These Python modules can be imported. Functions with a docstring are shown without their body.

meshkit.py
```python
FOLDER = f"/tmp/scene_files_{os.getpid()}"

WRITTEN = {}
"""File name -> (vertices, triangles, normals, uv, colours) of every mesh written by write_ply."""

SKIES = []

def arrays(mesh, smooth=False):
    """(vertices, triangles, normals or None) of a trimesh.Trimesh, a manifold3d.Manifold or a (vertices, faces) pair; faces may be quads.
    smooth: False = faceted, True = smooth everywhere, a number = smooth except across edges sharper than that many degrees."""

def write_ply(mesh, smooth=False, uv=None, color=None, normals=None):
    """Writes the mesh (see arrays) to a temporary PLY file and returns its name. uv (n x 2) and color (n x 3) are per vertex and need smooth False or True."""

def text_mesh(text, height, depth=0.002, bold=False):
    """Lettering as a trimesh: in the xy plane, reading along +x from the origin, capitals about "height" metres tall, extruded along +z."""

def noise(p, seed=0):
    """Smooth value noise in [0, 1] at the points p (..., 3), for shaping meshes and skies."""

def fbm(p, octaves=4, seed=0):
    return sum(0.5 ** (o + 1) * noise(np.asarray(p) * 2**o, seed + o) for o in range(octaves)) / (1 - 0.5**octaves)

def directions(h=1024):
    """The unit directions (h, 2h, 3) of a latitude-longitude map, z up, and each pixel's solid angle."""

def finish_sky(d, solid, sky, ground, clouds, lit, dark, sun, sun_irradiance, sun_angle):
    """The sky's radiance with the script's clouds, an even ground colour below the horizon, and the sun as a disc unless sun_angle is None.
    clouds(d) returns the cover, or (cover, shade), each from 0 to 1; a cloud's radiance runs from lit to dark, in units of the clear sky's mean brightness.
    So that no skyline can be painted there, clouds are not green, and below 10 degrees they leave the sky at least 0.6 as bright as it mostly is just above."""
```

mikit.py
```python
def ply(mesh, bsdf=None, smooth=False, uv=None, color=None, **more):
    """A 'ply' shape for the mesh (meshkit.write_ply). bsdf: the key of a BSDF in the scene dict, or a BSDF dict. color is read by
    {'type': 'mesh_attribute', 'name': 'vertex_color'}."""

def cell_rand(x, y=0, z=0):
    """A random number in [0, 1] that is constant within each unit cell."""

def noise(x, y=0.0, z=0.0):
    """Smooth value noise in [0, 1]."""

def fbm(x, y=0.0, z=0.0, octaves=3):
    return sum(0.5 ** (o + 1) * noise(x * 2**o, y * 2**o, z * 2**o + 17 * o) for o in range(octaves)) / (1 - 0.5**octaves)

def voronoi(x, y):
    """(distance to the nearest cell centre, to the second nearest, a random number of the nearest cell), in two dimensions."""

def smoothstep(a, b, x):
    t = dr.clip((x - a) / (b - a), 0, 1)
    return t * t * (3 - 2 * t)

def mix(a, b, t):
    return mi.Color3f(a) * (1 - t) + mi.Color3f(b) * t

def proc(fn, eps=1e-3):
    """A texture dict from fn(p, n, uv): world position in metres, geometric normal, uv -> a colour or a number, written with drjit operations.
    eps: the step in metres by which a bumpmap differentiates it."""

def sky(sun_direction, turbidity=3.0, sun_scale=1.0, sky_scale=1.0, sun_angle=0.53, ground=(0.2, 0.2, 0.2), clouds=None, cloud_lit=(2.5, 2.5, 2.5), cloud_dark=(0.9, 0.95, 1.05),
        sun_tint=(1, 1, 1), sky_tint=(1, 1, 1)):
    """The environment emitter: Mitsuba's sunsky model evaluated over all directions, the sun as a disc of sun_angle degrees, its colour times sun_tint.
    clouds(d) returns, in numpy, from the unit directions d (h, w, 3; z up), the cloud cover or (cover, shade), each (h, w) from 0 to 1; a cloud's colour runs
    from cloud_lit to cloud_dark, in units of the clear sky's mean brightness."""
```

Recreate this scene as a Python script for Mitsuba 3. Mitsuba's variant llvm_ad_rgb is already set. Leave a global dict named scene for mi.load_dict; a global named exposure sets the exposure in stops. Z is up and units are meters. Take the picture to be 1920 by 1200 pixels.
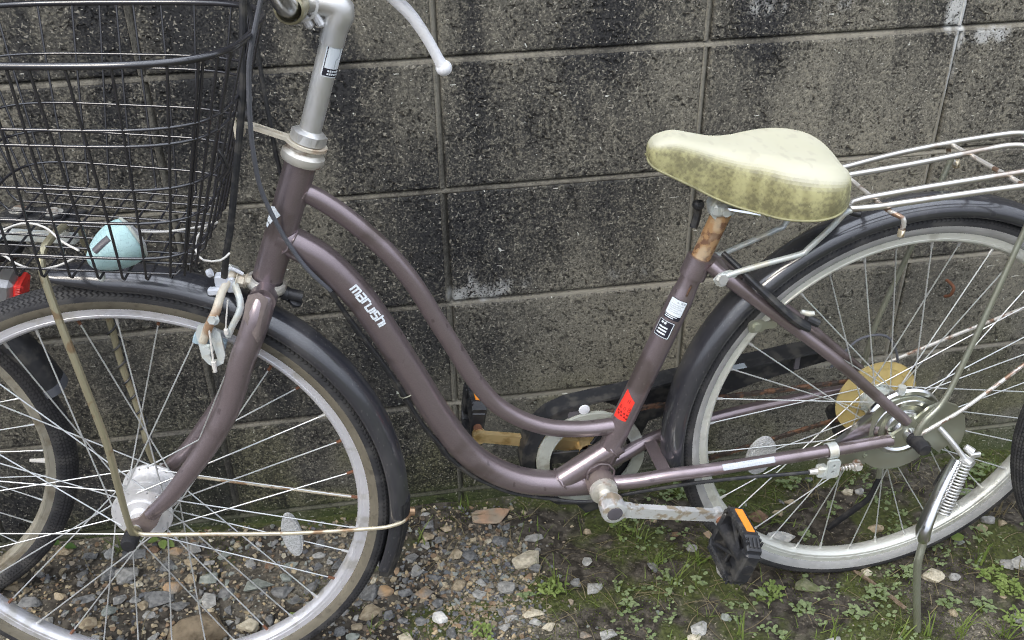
import math, random
import numpy as np, trimesh
import drjit as dr
import mitsuba as mi
import mikit, meshkit
from mikit import proc, noise, fbm, voronoi, cell_rand, smoothstep, mix
from shapely.geometry import Polygon, LineString, Point, box as sbox
from shapely.ops import unary_union

scene, labels = {}, {}
T = mi.ScalarTransform4f
PI = math.pi

# ------------------------------------------------------------------ camera, sky, exposure
CAM = np.array([-0.29867630, -1.34474044, 1.18784226])
FWD = np.array([0.12541458, 0.84432203, -0.52095249])
RIGHT = np.array([0.98746285, -0.1569679, -0.01667949])
UP = np.cross(RIGHT, FWD)
scene['camera'] = {'type': 'perspective', 'fov_axis': 'x', 'fov': 2 * math.degrees(math.atan(960 / 1788.93)), 'near_clip': 0.02, 'far_clip': 300.0,
                   'to_world': T().look_at(origin=CAM.tolist(), target=(CAM + FWD).tolist(), up=UP.tolist())}
def overcast(d):
    """An even cloud deck, brightest overhead and duller towards the horizon, with faint banks in it."""
    z = np.clip(d[..., 2], 0, 1)
    bank = meshkit.fbm(d / np.maximum(z + 0.25, 0.25)[..., None] * 1.6, 3, seed=5) - 0.5
    return np.ones_like(z), np.clip(1.0 - z ** 1.35 * 1.15 + 0.30 * bank, 0, 1)
scene['sky'] = mikit.sky((-0.52, -0.50, 0.69), turbidity=4, sun_scale=0.30, sun_angle=26, clouds=overcast,
                         sun_tint=(0.86, 0.97, 1.16), cloud_lit=(4.3, 4.6, 5.2), cloud_dark=(1.0, 1.07, 1.22), ground=(0.12, 0.115, 0.10))
exposure = 2.62

# ------------------------------------------------------------------ helpers
def numbered(name):
    if name not in scene and name not in labels:
        return name
    k = 1
    while f'{name}_{k:03d}' in scene or f'{name}_{k:03d}' in labels:
        k += 1
    return f'{name}_{k:03d}'

def thing(name, label, cat, group=None, kind=None):
    key = numbered(name)
    labels[key] = {'label': label, 'category': cat}
    if group: labels[key]['group'] = group
    if kind: labels[key]['kind'] = kind
    return key

def tm(m):
    if isinstance(m, list):
        m = [tm(x) for x in m]
        return trimesh.util.concatenate(m) if len(m) > 1 else m[0]
    if isinstance(m, tuple):
        v, f = np.asarray(m[0], float), np.asarray(m[1], int)
        if f.shape[1] == 4: f = np.vstack([f[:, [0, 1, 2]], f[:, [0, 2, 3]]])
        return trimesh.Trimesh(v, f, process=False)
    return m

def obj(parent, name, mesh, mat, smooth=35, label=None, kind=None, **kw):
    key = numbered(f'{parent}__{name}' if parent else name)
    scene[key] = mikit.ply(tm(mesh), mat, smooth=smooth, **kw)
    if label or kind:
        labels[key] = {}
        if label: labels[key]['label'] = label
        if kind: labels[key]['kind'] = kind
    return key

def solo(name, mesh, mat, label, cat, group=None, kind=None, smooth=35, **kw):
    key = thing(name, label, cat, group, kind)
    scene[key] = mikit.ply(tm(mesh), mat, smooth=smooth, **kw)
    return key

class Frame:
    """A bicycle's own axes: x towards its rear, y away from the camera, z up, in millimetres from a wheel centre."""
    def __init__(s, O, A): s.O, s.A = np.array(O, float), np.array(A, float)
    def pt(s, p): return s.O + (np.asarray(p, float) / 1000.0) @ s.A
    def __call__(s, m):
        m = tm(m)
        return trimesh.Trimesh(s.pt(m.vertices), m.faces, process=False)

def axes(yaw, tilt):
    n = np.array([math.sin(yaw) * math.cos(tilt), -math.cos(yaw) * math.cos(tilt), math.sin(tilt)])
    ey = -n
    ex = np.cross(ey, [0, 0, 1.0]); ex /= np.linalg.norm(ex)
    return np.stack([ex, ey, np.cross(ex, ey)])

def spline(P, n=None, step=8.0):
    """Catmull-Rom through P; n samples per piece or a step length."""
    P = np.asarray(P, float)
    if len(P) < 3: 
        return P if n is None else np.linspace(P[0], P[1], n + 1)
    Q = np.vstack([2 * P[0] - P[1], P, 2 * P[-1] - P[-2]])
    out = []
    for i in range(1, len(Q) - 2):
        a, b, c, d = Q[i - 1:i + 3]
        L = np.linalg.norm(c - b); k = n or max(2, int(L / step))
        t = (np.arange(k) / k)[:, None]
        out.append(0.5 * (2 * b + (c - a) * t + (2 * a - 5 * b + 4 * c - d) * t**2 + (3 * b - a - 3 * c + d) * t**3))
    out.append(P[-1:])
    return np.vstack(out)

def frames(P):
    P = np.asarray(P, float)
    t = np.gradient(P, axis=0); t /= np.linalg.norm(t, axis=1, keepdims=True) + 1e-12
    a = np.cross(t[0], [0, 0, 1.0] if abs(t[0][2]) < 0.9 else [1.0, 0, 0]); a /= np.linalg.norm(a)
    A = []
    for k in range(len(P)):
        a = a - t[k] * (a @ t[k]); a /= np.linalg.norm(a); A.append(a)
    A = np.array(A)
    return t, A, np.cross(t, A)

def tube(P, r, n=10, smooth=True, cap=True, step=8.0, squash=None):
    """Tube along P (spline through it), r a number or one per given point."""
    P = np.asarray(P, float)
    if np.ndim(r):
        S = spline(np.hstack([P, np.asarray(r, float)[:, None]]), step=step) if smooth and len(P) > 2 else np.hstack([P, np.asarray(r, float)[:, None]])
        P, r = S[:, :3], S[:, 3]
    else:
        P = spline(P, step=step) if smooth and len(P) > 2 else P
        r = np.full(len(P), float(r))
    t, A, B = frames(P)
    th = np.arange(n) * 2 * PI / n
    ring = np.cos(th)[None, :, None] * A[:, None] + np.sin(th)[None, :, None] * B[:, None]
    if squash is not None:      # (axis, factor): flatten the section along a fixed direction
        d = np.asarray(squash[0], float); d /= np.linalg.norm(d)
        ring = ring + (squash[1] - 1) * (ring @ d)[..., None] * d
    v = (P[:, None] + r[:, None, None] * ring).reshape(-1, 3)
    i, j = np.meshgrid(np.arange(len(P) - 1), np.arange(n), indexing='ij')
    q = np.stack([i * n + j, i * n + (j + 1) % n, (i + 1) * n + (j + 1) % n, (i + 1) * n + j], -1).reshape(-1, 4)
    f = np.vstack([q[:, [0, 1, 2]], q[:, [0, 2, 3]]])
    if cap:
        c0 = np.arange(n); L = (len(P) - 1) * n
        f = np.vstack([f, [[c0[0], c0[k + 1], c0[k]] for k in range(1, n - 1)], [[L, L + k, L + k + 1] for k in range(1, n - 1)]])
    return trimesh.Trimesh(v, f, process=False)

def revolve(prof, o, d, n=24, ref=None, a0=0, a1=2 * PI):
    """prof: (along, radius) pairs, about the line from o along d."""
    o, d = np.asarray(o, float), np.asarray(d, float); d = d / np.linalg.norm(d)
    a = np.cross(d, [0, 0, 1.0] if abs(d[2]) < 0.9 else [1.0, 0, 0]) if ref is None else np.asarray(ref, float) - d * (np.asarray(ref, float) @ d)
    a /= np.linalg.norm(a); b = np.cross(d, a)
    th = a0 + np.arange(n + 1) * (a1 - a0) / n
    pr = np.asarray(prof, float)
    v = o + pr[:, 0][:, None, None] * d + pr[:, 1][:, None, None] * (np.cos(th)[None, :, None] * a + np.sin(th)[None, :, None] * b)
    m = n + 1
    i, j = np.meshgrid(np.arange(len(pr) - 1), np.arange(n), indexing='ij')
    q = np.stack([i * m + j, i * m + j + 1, (i + 1) * m + j + 1, (i + 1) * m + j], -1).reshape(-1, 4)
    me = trimesh.Trimesh(v.reshape(-1, 3), np.vstack([q[:, [0, 1, 2]], q[:, [0, 2, 3]]]), process=False)
    me.merge_vertices()
    return me

def rbox(c, s, ax=None, b=1.0):
    """Box with chamfered edges; c centre, s full sizes, ax 3 axis rows."""
    s = np.asarray(s, float) / 2; b = min(b, s.min() * 0.6)
    P = []
    for sx in (-1, 1):
        for sy in (-1, 1):
            for sz in (-1, 1):
                for k in range(3):
                    e = s - b; e[k] = s[k]
                    P.append([sx * e[0], sy * e[1], sz * e[2]])
    m = trimesh.convex.convex_hull(np.array(P))
    A = np.eye(3) if ax is None else np.asarray(ax, float)
    return trimesh.Trimesh(np.asarray(c, float) + m.vertices @ A, m.faces, process=False)

def hullpts(P):
    m = trimesh.convex.convex_hull(np.asarray(P, float))
    return trimesh.Trimesh(m.vertices, m.faces, process=False)

def plate(poly, t, o, u, v):
    """Flat plate: a shapely polygon in the (u, v) plane through o, thickness t along u x v (both ways)."""
    if hasattr(poly, 'geoms'):
        return tm([plate(g, t, o, u, v) for g in poly.geoms])
    m = trimesh.creation.extrude_polygon(poly, t)
    u, v = np.asarray(u, float), np.asarray(v, float); w = np.cross(u, v)
    X = m.vertices
    return trimesh.Trimesh(np.asarray(o, float) + X[:, :1] * u + X[:, 1:2] * v + (X[:, 2:] - t / 2) * w, m.faces, process=False)

XZ = ((1, 0, 0), (0, 0, 1))
def xz(poly, t, y): return plate(poly, t, (0, y, 0), *XZ)

def ring_sweep(prof, a0=0, a1=360, n=180, closed=True, wobble=None, fn=None):
    """Profile of (y, r) pairs swept about the y axis between two angles in degrees. Returns mesh and uv in mm."""
    pr = np.asarray(prof, float); k = len(pr)
    full = abs(a1 - a0 - 360) < 1e-6
    th = np.radians(np.linspace(a0, a1, n + 1))
    Y = np.broadcast_to(pr[None, :, 0], (n + 1, k)).copy(); R = np.broadcast_to(pr[None, :, 1], (n + 1, k)).copy()
    if fn: Y, R = fn(np.degrees(th)[:, None], Y, R)
    v = np.stack([R * np.cos(th)[:, None], Y, R * np.sin(th)[:, None]], -1).reshape(-1, 3)
    s = np.r_[0, np.cumsum(np.linalg.norm(np.diff(pr, axis=0), axis=1))]
    uv = np.stack([np.broadcast_to((th * 330)[:, None], (n + 1, k)), np.broadcast_to(s[None], (n + 1, k))], -1).reshape(-1, 2)
    kk = k if closed else k - 1
    i, j = np.meshgrid(np.arange(n), np.arange(kk), indexing='ij')
    q = np.stack([i * k + j, i * k + (j + 1) % k, (i + 1) * k + (j + 1) % k, (i + 1) * k + j], -1).reshape(-1, 4)
    f = np.vstack([q[:, [0, 1, 2]], q[:, [0, 2, 3]]])
    if closed and not full:
        f = np.vstack([f, [[0, c, c + 1] for c in range(1, k - 1)], [[n * k, n * k + c + 1, n * k + c] for c in range(1, k - 1)]])
    return trimesh.Trimesh(v, f, process=False), uv

class TubeMap:
    """Wraps flat (s, w) drawings onto the near side of a planar tube: s along it, w round it."""
    def __init__(s, P, r, phi0=0.5, up=None):
        P = spline(P, step=3.0) if len(P) > 2 else np.linspace(P[0], P[1], 40)
        s.P, s.r, s.phi0 = P, r, phi0
        s.S = np.r_[0, np.cumsum(np.linalg.norm(np.diff(P, axis=0), axis=1))]
        t = np.gradient(P, axis=0); s.t = t / np.linalg.norm(t, axis=1, keepdims=True)
    def near(s, p): return s.S[np.argmin(((s.P - np.asarray(p, float))[:, [0, 2]]**2).sum(1))]
    def __call__(s, mesh, lift=0.5):
        m = tm(mesh); X = np.asarray(m.vertices)
        o = np.stack([np.interp(X[:, 0], s.S, s.P[:, k]) for k in range(3)], -1)
        t = np.stack([np.interp(X[:, 0], s.S, s.t[:, k]) for k in range(3)], -1)
        t /= np.linalg.norm(t, axis=1, keepdims=True)
        n1 = np.array([0, -1.0, 0]); n2 = np.cross(t, n1)
        n2 = np.stack([-t[:, 2], 0 * t[:, 0], t[:, 0]], -1)
        ph = s.phi0 + X[:, 1] / s.r
        rr = s.r + lift + (X[:, 2] if X.shape[1] > 2 else 0)
        v = o + rr[:, None] * (np.cos(ph)[:, None] * n1 + np.sin(ph)[:, None] * n2)
        return trimesh.Trimesh(v, m.faces, process=False)

def flat(poly, cell=3.0):
    """A flat mesh of a polygon, its triangles kept small so that it can be wrapped."""
    if hasattr(poly, 'geoms'):
        return tm([flat(g, cell) for g in poly.geoms])
    m = trimesh.creation.extrude_polygon(poly, 0.2)
    v, f = trimesh.remesh.subdivide_to_size(m.vertices, m.faces, cell, max_iter=12)
    return trimesh.Trimesh(v, f, process=False)

def rrect(x0, y0, x1, y1, r):
    return sbox(x0 + r, y0 + r, x1 - r, y1 - r).buffer(r, quad_segs=4)
# ------------------------------------------------------------------ materials
def mat(name, base, rough=0.5, metal=0.0, spec=0.5, two=True, bump=None, bscale=1.0, **kw):
    b = {'type': 'principled', 'roughness': rough if isinstance(rough, dict) else float(rough), 'metallic': metal if isinstance(metal, dict) else float(metal), 'specular': spec,
         'base_color': base if isinstance(base, dict) else {'type': 'rgb', 'value': list(base)}, **kw}
    if bump: b = {'type': 'bumpmap', 'arbitrary': bump, 'scale': bscale, 'bsdf': b}
    scene[name] = {'type': 'twosided', 'bsdf': b} if two else b

def C(*c): return mi.Color3f(*c)

def dirty(c, dirt, amount, scale, lo=0.45, hi=0.75):
    return proc(lambda p, n, uv: mix(c, dirt, amount * smoothstep(lo, hi, fbm(p.x * scale, p.y * scale, p.z * scale, 4))))

def rusty(c, scale=60, lo=0.5, hi=0.66, deep=(0.13, 0.045, 0.015), amt=0.9):
    def f(p, n, uv):
        r = smoothstep(lo, hi, fbm(p.x * scale, p.y * scale, p.z * scale, 4))
        rust = mix(deep, (0.27, 0.145, 0.065), noise(p.x * 400, p.y * 400, p.z * 400))
        return mi.Color3f(c) * (1 - r * amt) + rust * (r * amt)
    return proc(f)

def paint_col(p, n, uv):
    g = noise(p.x * 1500, p.y * 1500, p.z * 1500)
    d = smoothstep(0.56, 0.72, fbm(p.x * 14, p.y * 14, p.z * 14, 4))
    sc = smoothstep(0.86, 0.90, noise(p.x * 260, p.y * 260, p.z * 130)) * 0.22
    c = mix((0.250, 0.203, 0.216), (0.315, 0.262, 0.275), g)
    c = mix(c, (0.13, 0.105, 0.09), d * 0.6)
    sf = smoothstep(0.74, 0.80, fbm(p.x * 110 + 9, p.y * 110, p.z * 60, 3)) * 0.4
    c = mix(c, (0.055, 0.048, 0.050), sf)
    return mix(c, (0.36, 0.32, 0.31), sc)
mat('m_paint', proc(paint_col), 0.25, 0.72, 0.5, clearcoat=0.35, clearcoat_gloss=0.7)
mat('m_paint_dull', proc(lambda p, n, uv: mix((0.13, 0.10, 0.10), (0.20, 0.165, 0.145), fbm(p.x * 60, p.y * 60, p.z * 60, 3))), 0.6, 0.2)
mat('m_fender', proc(lambda p, n, uv: mix((0.024, 0.025, 0.031), (0.070, 0.068, 0.071), 0.5 * smoothstep(0.48, 0.80, fbm(p.x * 22, p.y * 22, p.z * 9, 4)) + 0.5 * smoothstep(0.83, 0.88, noise(p.x * 420, p.y * 420, p.z * 160)))), 0.16, 0.0, 1.0, clearcoat=1.0, clearcoat_gloss=0.95)
mat('m_black', dirty((0.020, 0.021, 0.024), (0.09, 0.085, 0.075), 0.5, 70), 0.42, 0.0, 0.5)
mat('m_black_matt', dirty((0.018, 0.018, 0.020), (0.07, 0.065, 0.055), 0.5, 60), 0.7, 0.0, 0.35)
mat('m_grey_cable', (0.10, 0.105, 0.12), 0.35)
mat('m_wire', (0.013, 0.013, 0.017), 0.19, 0.0, 1.0, clearcoat=1.0, clearcoat_gloss=0.85)
def tread(p, n, uv):
    u, v = uv.x, uv.y
    edge = smoothstep(4.0, 9.0, v) * (1 - smoothstep(39.0, 44.0, v))
    z = u + 3.0 * dr.abs(dr.sin(v * 0.55))
    blocks = smoothstep(0.25, 0.5, dr.abs(z / 7.0 - dr.floor(z / 7.0) - 0.5)) * edge
    line = smoothstep(0.35, 0.48, dr.abs(v / 4.6 - dr.floor(v / 4.6) - 0.5)) * smoothstep(14, 16, v) * (1 - smoothstep(32, 34, v))
    return -0.0012 * dr.maximum(blocks, line)
def tyre_col(p, n, uv):
    d = -tread(p, n, uv) / 0.0012
    c = mix((0.030, 0.030, 0.033), (0.085, 0.082, 0.078), 0.6 * smoothstep(0.40, 0.75, fbm(p.x * 45, p.y * 45, p.z * 45, 4)))
    return mix(c, (0.010, 0.010, 0.011), 0.85 * d)
mat('m_tyre', proc(tyre_col), 0.62, 0.0, 0.4, bump=proc(tread, 4e-4))
mat('m_skin_brown', proc(lambda p, n, uv: mix(mix((0.100, 0.088, 0.065), (0.17, 0.152, 0.114), fbm(p.x * 30, p.y * 30, p.z * 30, 4)), (0.07, 0.06, 0.045), 0.6 * smoothstep(0.55, 0.75, fbm(p.x * 90, p.y * 90, p.z * 90, 3)))), 0.75)
mat('m_skin_grey', proc(lambda p, n, uv: mix((0.20, 0.20, 0.195), (0.36, 0.36, 0.35), fbm(p.x * 40, p.y * 40, p.z * 40, 4))), 0.7)
mat('m_rim', proc(lambda p, n, uv: mix((0.72, 0.72, 0.76), (0.55, 0.54, 0.52), smoothstep(0.5, 0.75, fbm(p.x * 50, p.y * 50, p.z * 50, 4)))), 0.36, 0.55, 0.5)
mat('m_rim_rear', proc(lambda p, n, uv: mix((0.66, 0.67, 0.62), (0.50, 0.50, 0.45), smoothstep(0.5, 0.75, fbm(p.x * 50, p.y * 50, p.z * 50, 4)))), 0.36, 0.45, 0.5)
mat('m_spoke', (0.72, 0.74, 0.74), 0.30, 0.7)
mat('m_nipple_rust', (0.15, 0.065, 0.035), 0.8, 0.1)
mat('m_alu', proc(lambda p, n, uv: mix((0.72, 0.73, 0.75), (0.58, 0.57, 0.52), fbm(p.x * 120, p.y * 120, p.z * 40, 4))), 0.38, 0.75)
mat('m_alu_cast', (0.78, 0.78, 0.79), 0.42, 0.55)
mat('m_chrome', proc(lambda p, n, uv: mix((0.80, 0.81, 0.83), (0.50, 0.47, 0.42), smoothstep(0.55, 0.75, fbm(p.x * 60, p.y * 60, p.z * 60, 4)))), 0.18, 1.0)
mat('m_zinc', proc(lambda p, n, uv: mix((0.40, 0.43, 0.36), (0.36, 0.35, 0.27), fbm(p.x * 45, p.y * 45, p.z * 45, 4))), 0.34, 0.75)
mat('m_zinc_light', proc(lambda p, n, uv: mix((0.55, 0.59, 0.58), (0.55, 0.53, 0.44), smoothstep(0.45, 0.75, fbm(p.x * 60, p.y * 60, p.z * 60, 4)))), 0.42, 0.35)
mat('m_rust', proc(lambda p, n, uv: mix(mix((0.33, 0.195, 0.092), (0.15, 0.08, 0.045), smoothstep(0.45, 0.62, fbm(p.x * 130, p.y * 130, p.z * 130, 4))), (0.46, 0.37, 0.25), 0.7 * smoothstep(0.50, 0.70, fbm(p.x * 70, p.y * 70, p.z * 40 + 9, 3)))), 0.75, 0.15)
mat('m_rust_dark', proc(lambda p, n, uv: mix((0.035, 0.026, 0.021), (0.115, 0.058, 0.032), smoothstep(0.42, 0.68, fbm(p.x * 120, p.y * 120, p.z * 120, 3)))), 0.8)
mat('m_rust_chrome', rusty((0.72, 0.70, 0.66), 75, 0.50, 0.64, amt=0.85), 0.32, 0.65)
mat('m_rail', rusty((0.64, 0.62, 0.58), 40, 0.53, 0.70, deep=(0.24, 0.13, 0.06), amt=0.45), 0.27, 0.85)
mat('m_headset', rusty((0.70, 0.68, 0.62), 55, 0.55, 0.72, deep=(0.22, 0.12, 0.06), amt=0.75), 0.35, 0.6)
mat('m_bracket', rusty((0.66, 0.61, 0.50), 22, 0.48, 0.68, deep=(0.30, 0.14, 0.06), amt=0.85), 0.5, 0.3)
mat('m_stay_gold', rusty((0.66, 0.59, 0.44), 50, 0.54, 0.68, deep=(0.25, 0.11, 0.04), amt=0.8), 0.34, 0.65)
mat('m_stay_olive', rusty((0.40, 0.37, 0.25), 50, 0.60, 0.72, deep=(0.20, 0.10, 0.05), amt=0.6), 0.34, 0.65)
mat('m_gold', proc(lambda p, n, uv: mix((0.92, 0.70, 0.36), (0.55, 0.36, 0.14), smoothstep(0.45, 0.75, fbm(p.x * 70, p.y * 70, p.z * 70, 4)))), 0.32, 0.75)
mat('m_crank', proc(lambda p, n, uv: mix((0.74, 0.76, 0.76), (0.40, 0.30, 0.16), 0.75 * smoothstep(0.50, 0.64, fbm(p.x * 85, p.y * 85, p.z * 85, 4)))), 0.30, 0.6)
mat('m_yellow', proc(lambda p, n, uv: mix((0.57, 0.45, 0.19), (0.46, 0.36, 0.15), fbm(p.x * 60, p.y * 60, p.z * 60, 3))), 0.5)
mat('m_cream', dirty((0.37, 0.39, 0.35), (0.20, 0.19, 0.15), 0.7, 60), 0.45)
mat('m_label', (0.46, 0.50, 0.54), 0.4)
mat('m_white_plastic', (0.66, 0.68, 0.72), 0.38)
mat('m_white_wire', (0.62, 0.60, 0.56), 0.5)
mat('m_lever', dirty((0.72, 0.73, 0.76), (0.55, 0.52, 0.45), 0.6, 40), 0.36, 0.1)
mat('m_pad', (0.36, 0.47, 0.53), 0.6)
mat('m_lamp', proc(lambda p, n, uv: mix(mix((0.34, 0.53, 0.51), (0.42, 0.58, 0.60), fbm(p.x * 60, p.y * 60, p.z * 60, 3)), (0.20, 0.33, 0.34), 0.8 * smoothstep(0.045, 0.015, (lambda w: w[1] - w[0])(voronoi(p.x * 150 + 3 * noise(p.x * 200, p.z * 200), p.z * 150))))), 0.32, 0.0, 0.5, clearcoat=0.3)
mat('m_slot', (0.085, 0.08, 0.09), 0.4)
mat('m_orange', (0.85, 0.28, 0.02), 0.28, 0.0, 0.6, bump=proc(lambda p, n, uv: 0.0007 * dr.abs(dr.sin(p.x * 2200 + p.y * 1500) * dr.sin(p.y * 2200 - p.x * 1500)), 3e-4))
mat('m_red_lens', (0.62, 0.035, 0.03), 0.22, 0.0, 0.6, bump=proc(lambda p, n, uv: 0.0007 * dr.abs(dr.sin(p.z * 1300)), 3e-4))
mat('m_clear_lens', proc(lambda p, n, uv: mix((0.34, 0.35, 0.34), (0.56, 0.57, 0.58), smoothstep(0.2, 0.8, noise(p.x * 700, p.y * 700, p.z * 700)))), 0.18, 0.1, 0.7, bump=proc(lambda p, n, uv: 0.0006 * dr.abs(dr.sin(p.x * 2400) * dr.sin(p.z * 2400)), 3e-4))
mat('m_red_sticker', (0.85, 0.045, 0.03), 0.4)
mat('m_white_sticker', (0.66, 0.71, 0.75), 0.4)
mat('m_ink', (0.02, 0.02, 0.03), 0.4)
mat('m_ink_red', (0.25, 0.01, 0.01), 0.4)
mat('m_ink_grey', (0.38, 0.42, 0.45), 0.4)
mat('m_silver_box', proc(lambda p, n, uv: mix((0.42, 0.43, 0.45), (0.30, 0.30, 0.31), fbm(p.x * 30, p.y * 30, p.z * 30, 3))), 0.3, 0.6)

def saddle_col(p, n, uv):
    f = fbm(p.x * 24, p.y * 24, p.z * 50, 4)
    g = fbm(p.x * 330, p.y * 330, p.z * 240, 3)
    s = fbm(p.x * 80, p.y * 80, p.z * 14, 3)
    side = smoothstep(0.72, 0.18, n.z)
    top = mix((0.465, 0.455, 0.335), (0.495, 0.485, 0.39), f)
    alg = mix((0.40, 0.385, 0.20), (0.29, 0.275, 0.135), smoothstep(0.35, 0.7, s))
    alg = mix(alg, (0.13, 0.12, 0.07), 0.75 * smoothstep(0.38, 0.66, 0.40 * g + 0.35 * f + 0.25 * s))
    c = mix(top, alg, side)
    spot = smoothstep(0.60, 0.72, fbm(p.x * 90, p.y * 60, p.z * 60, 3)) * (1 - side)
    return mix(c, (0.36, 0.34, 0.27), 0.30 * spot)
mat('m_saddle', proc(saddle_col), 0.48, 0.0, 0.4, bump=proc(lambda p, n, uv: 0.00025 * noise(p.x * 900, p.y * 900, p.z * 900), 4e-4))
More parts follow.
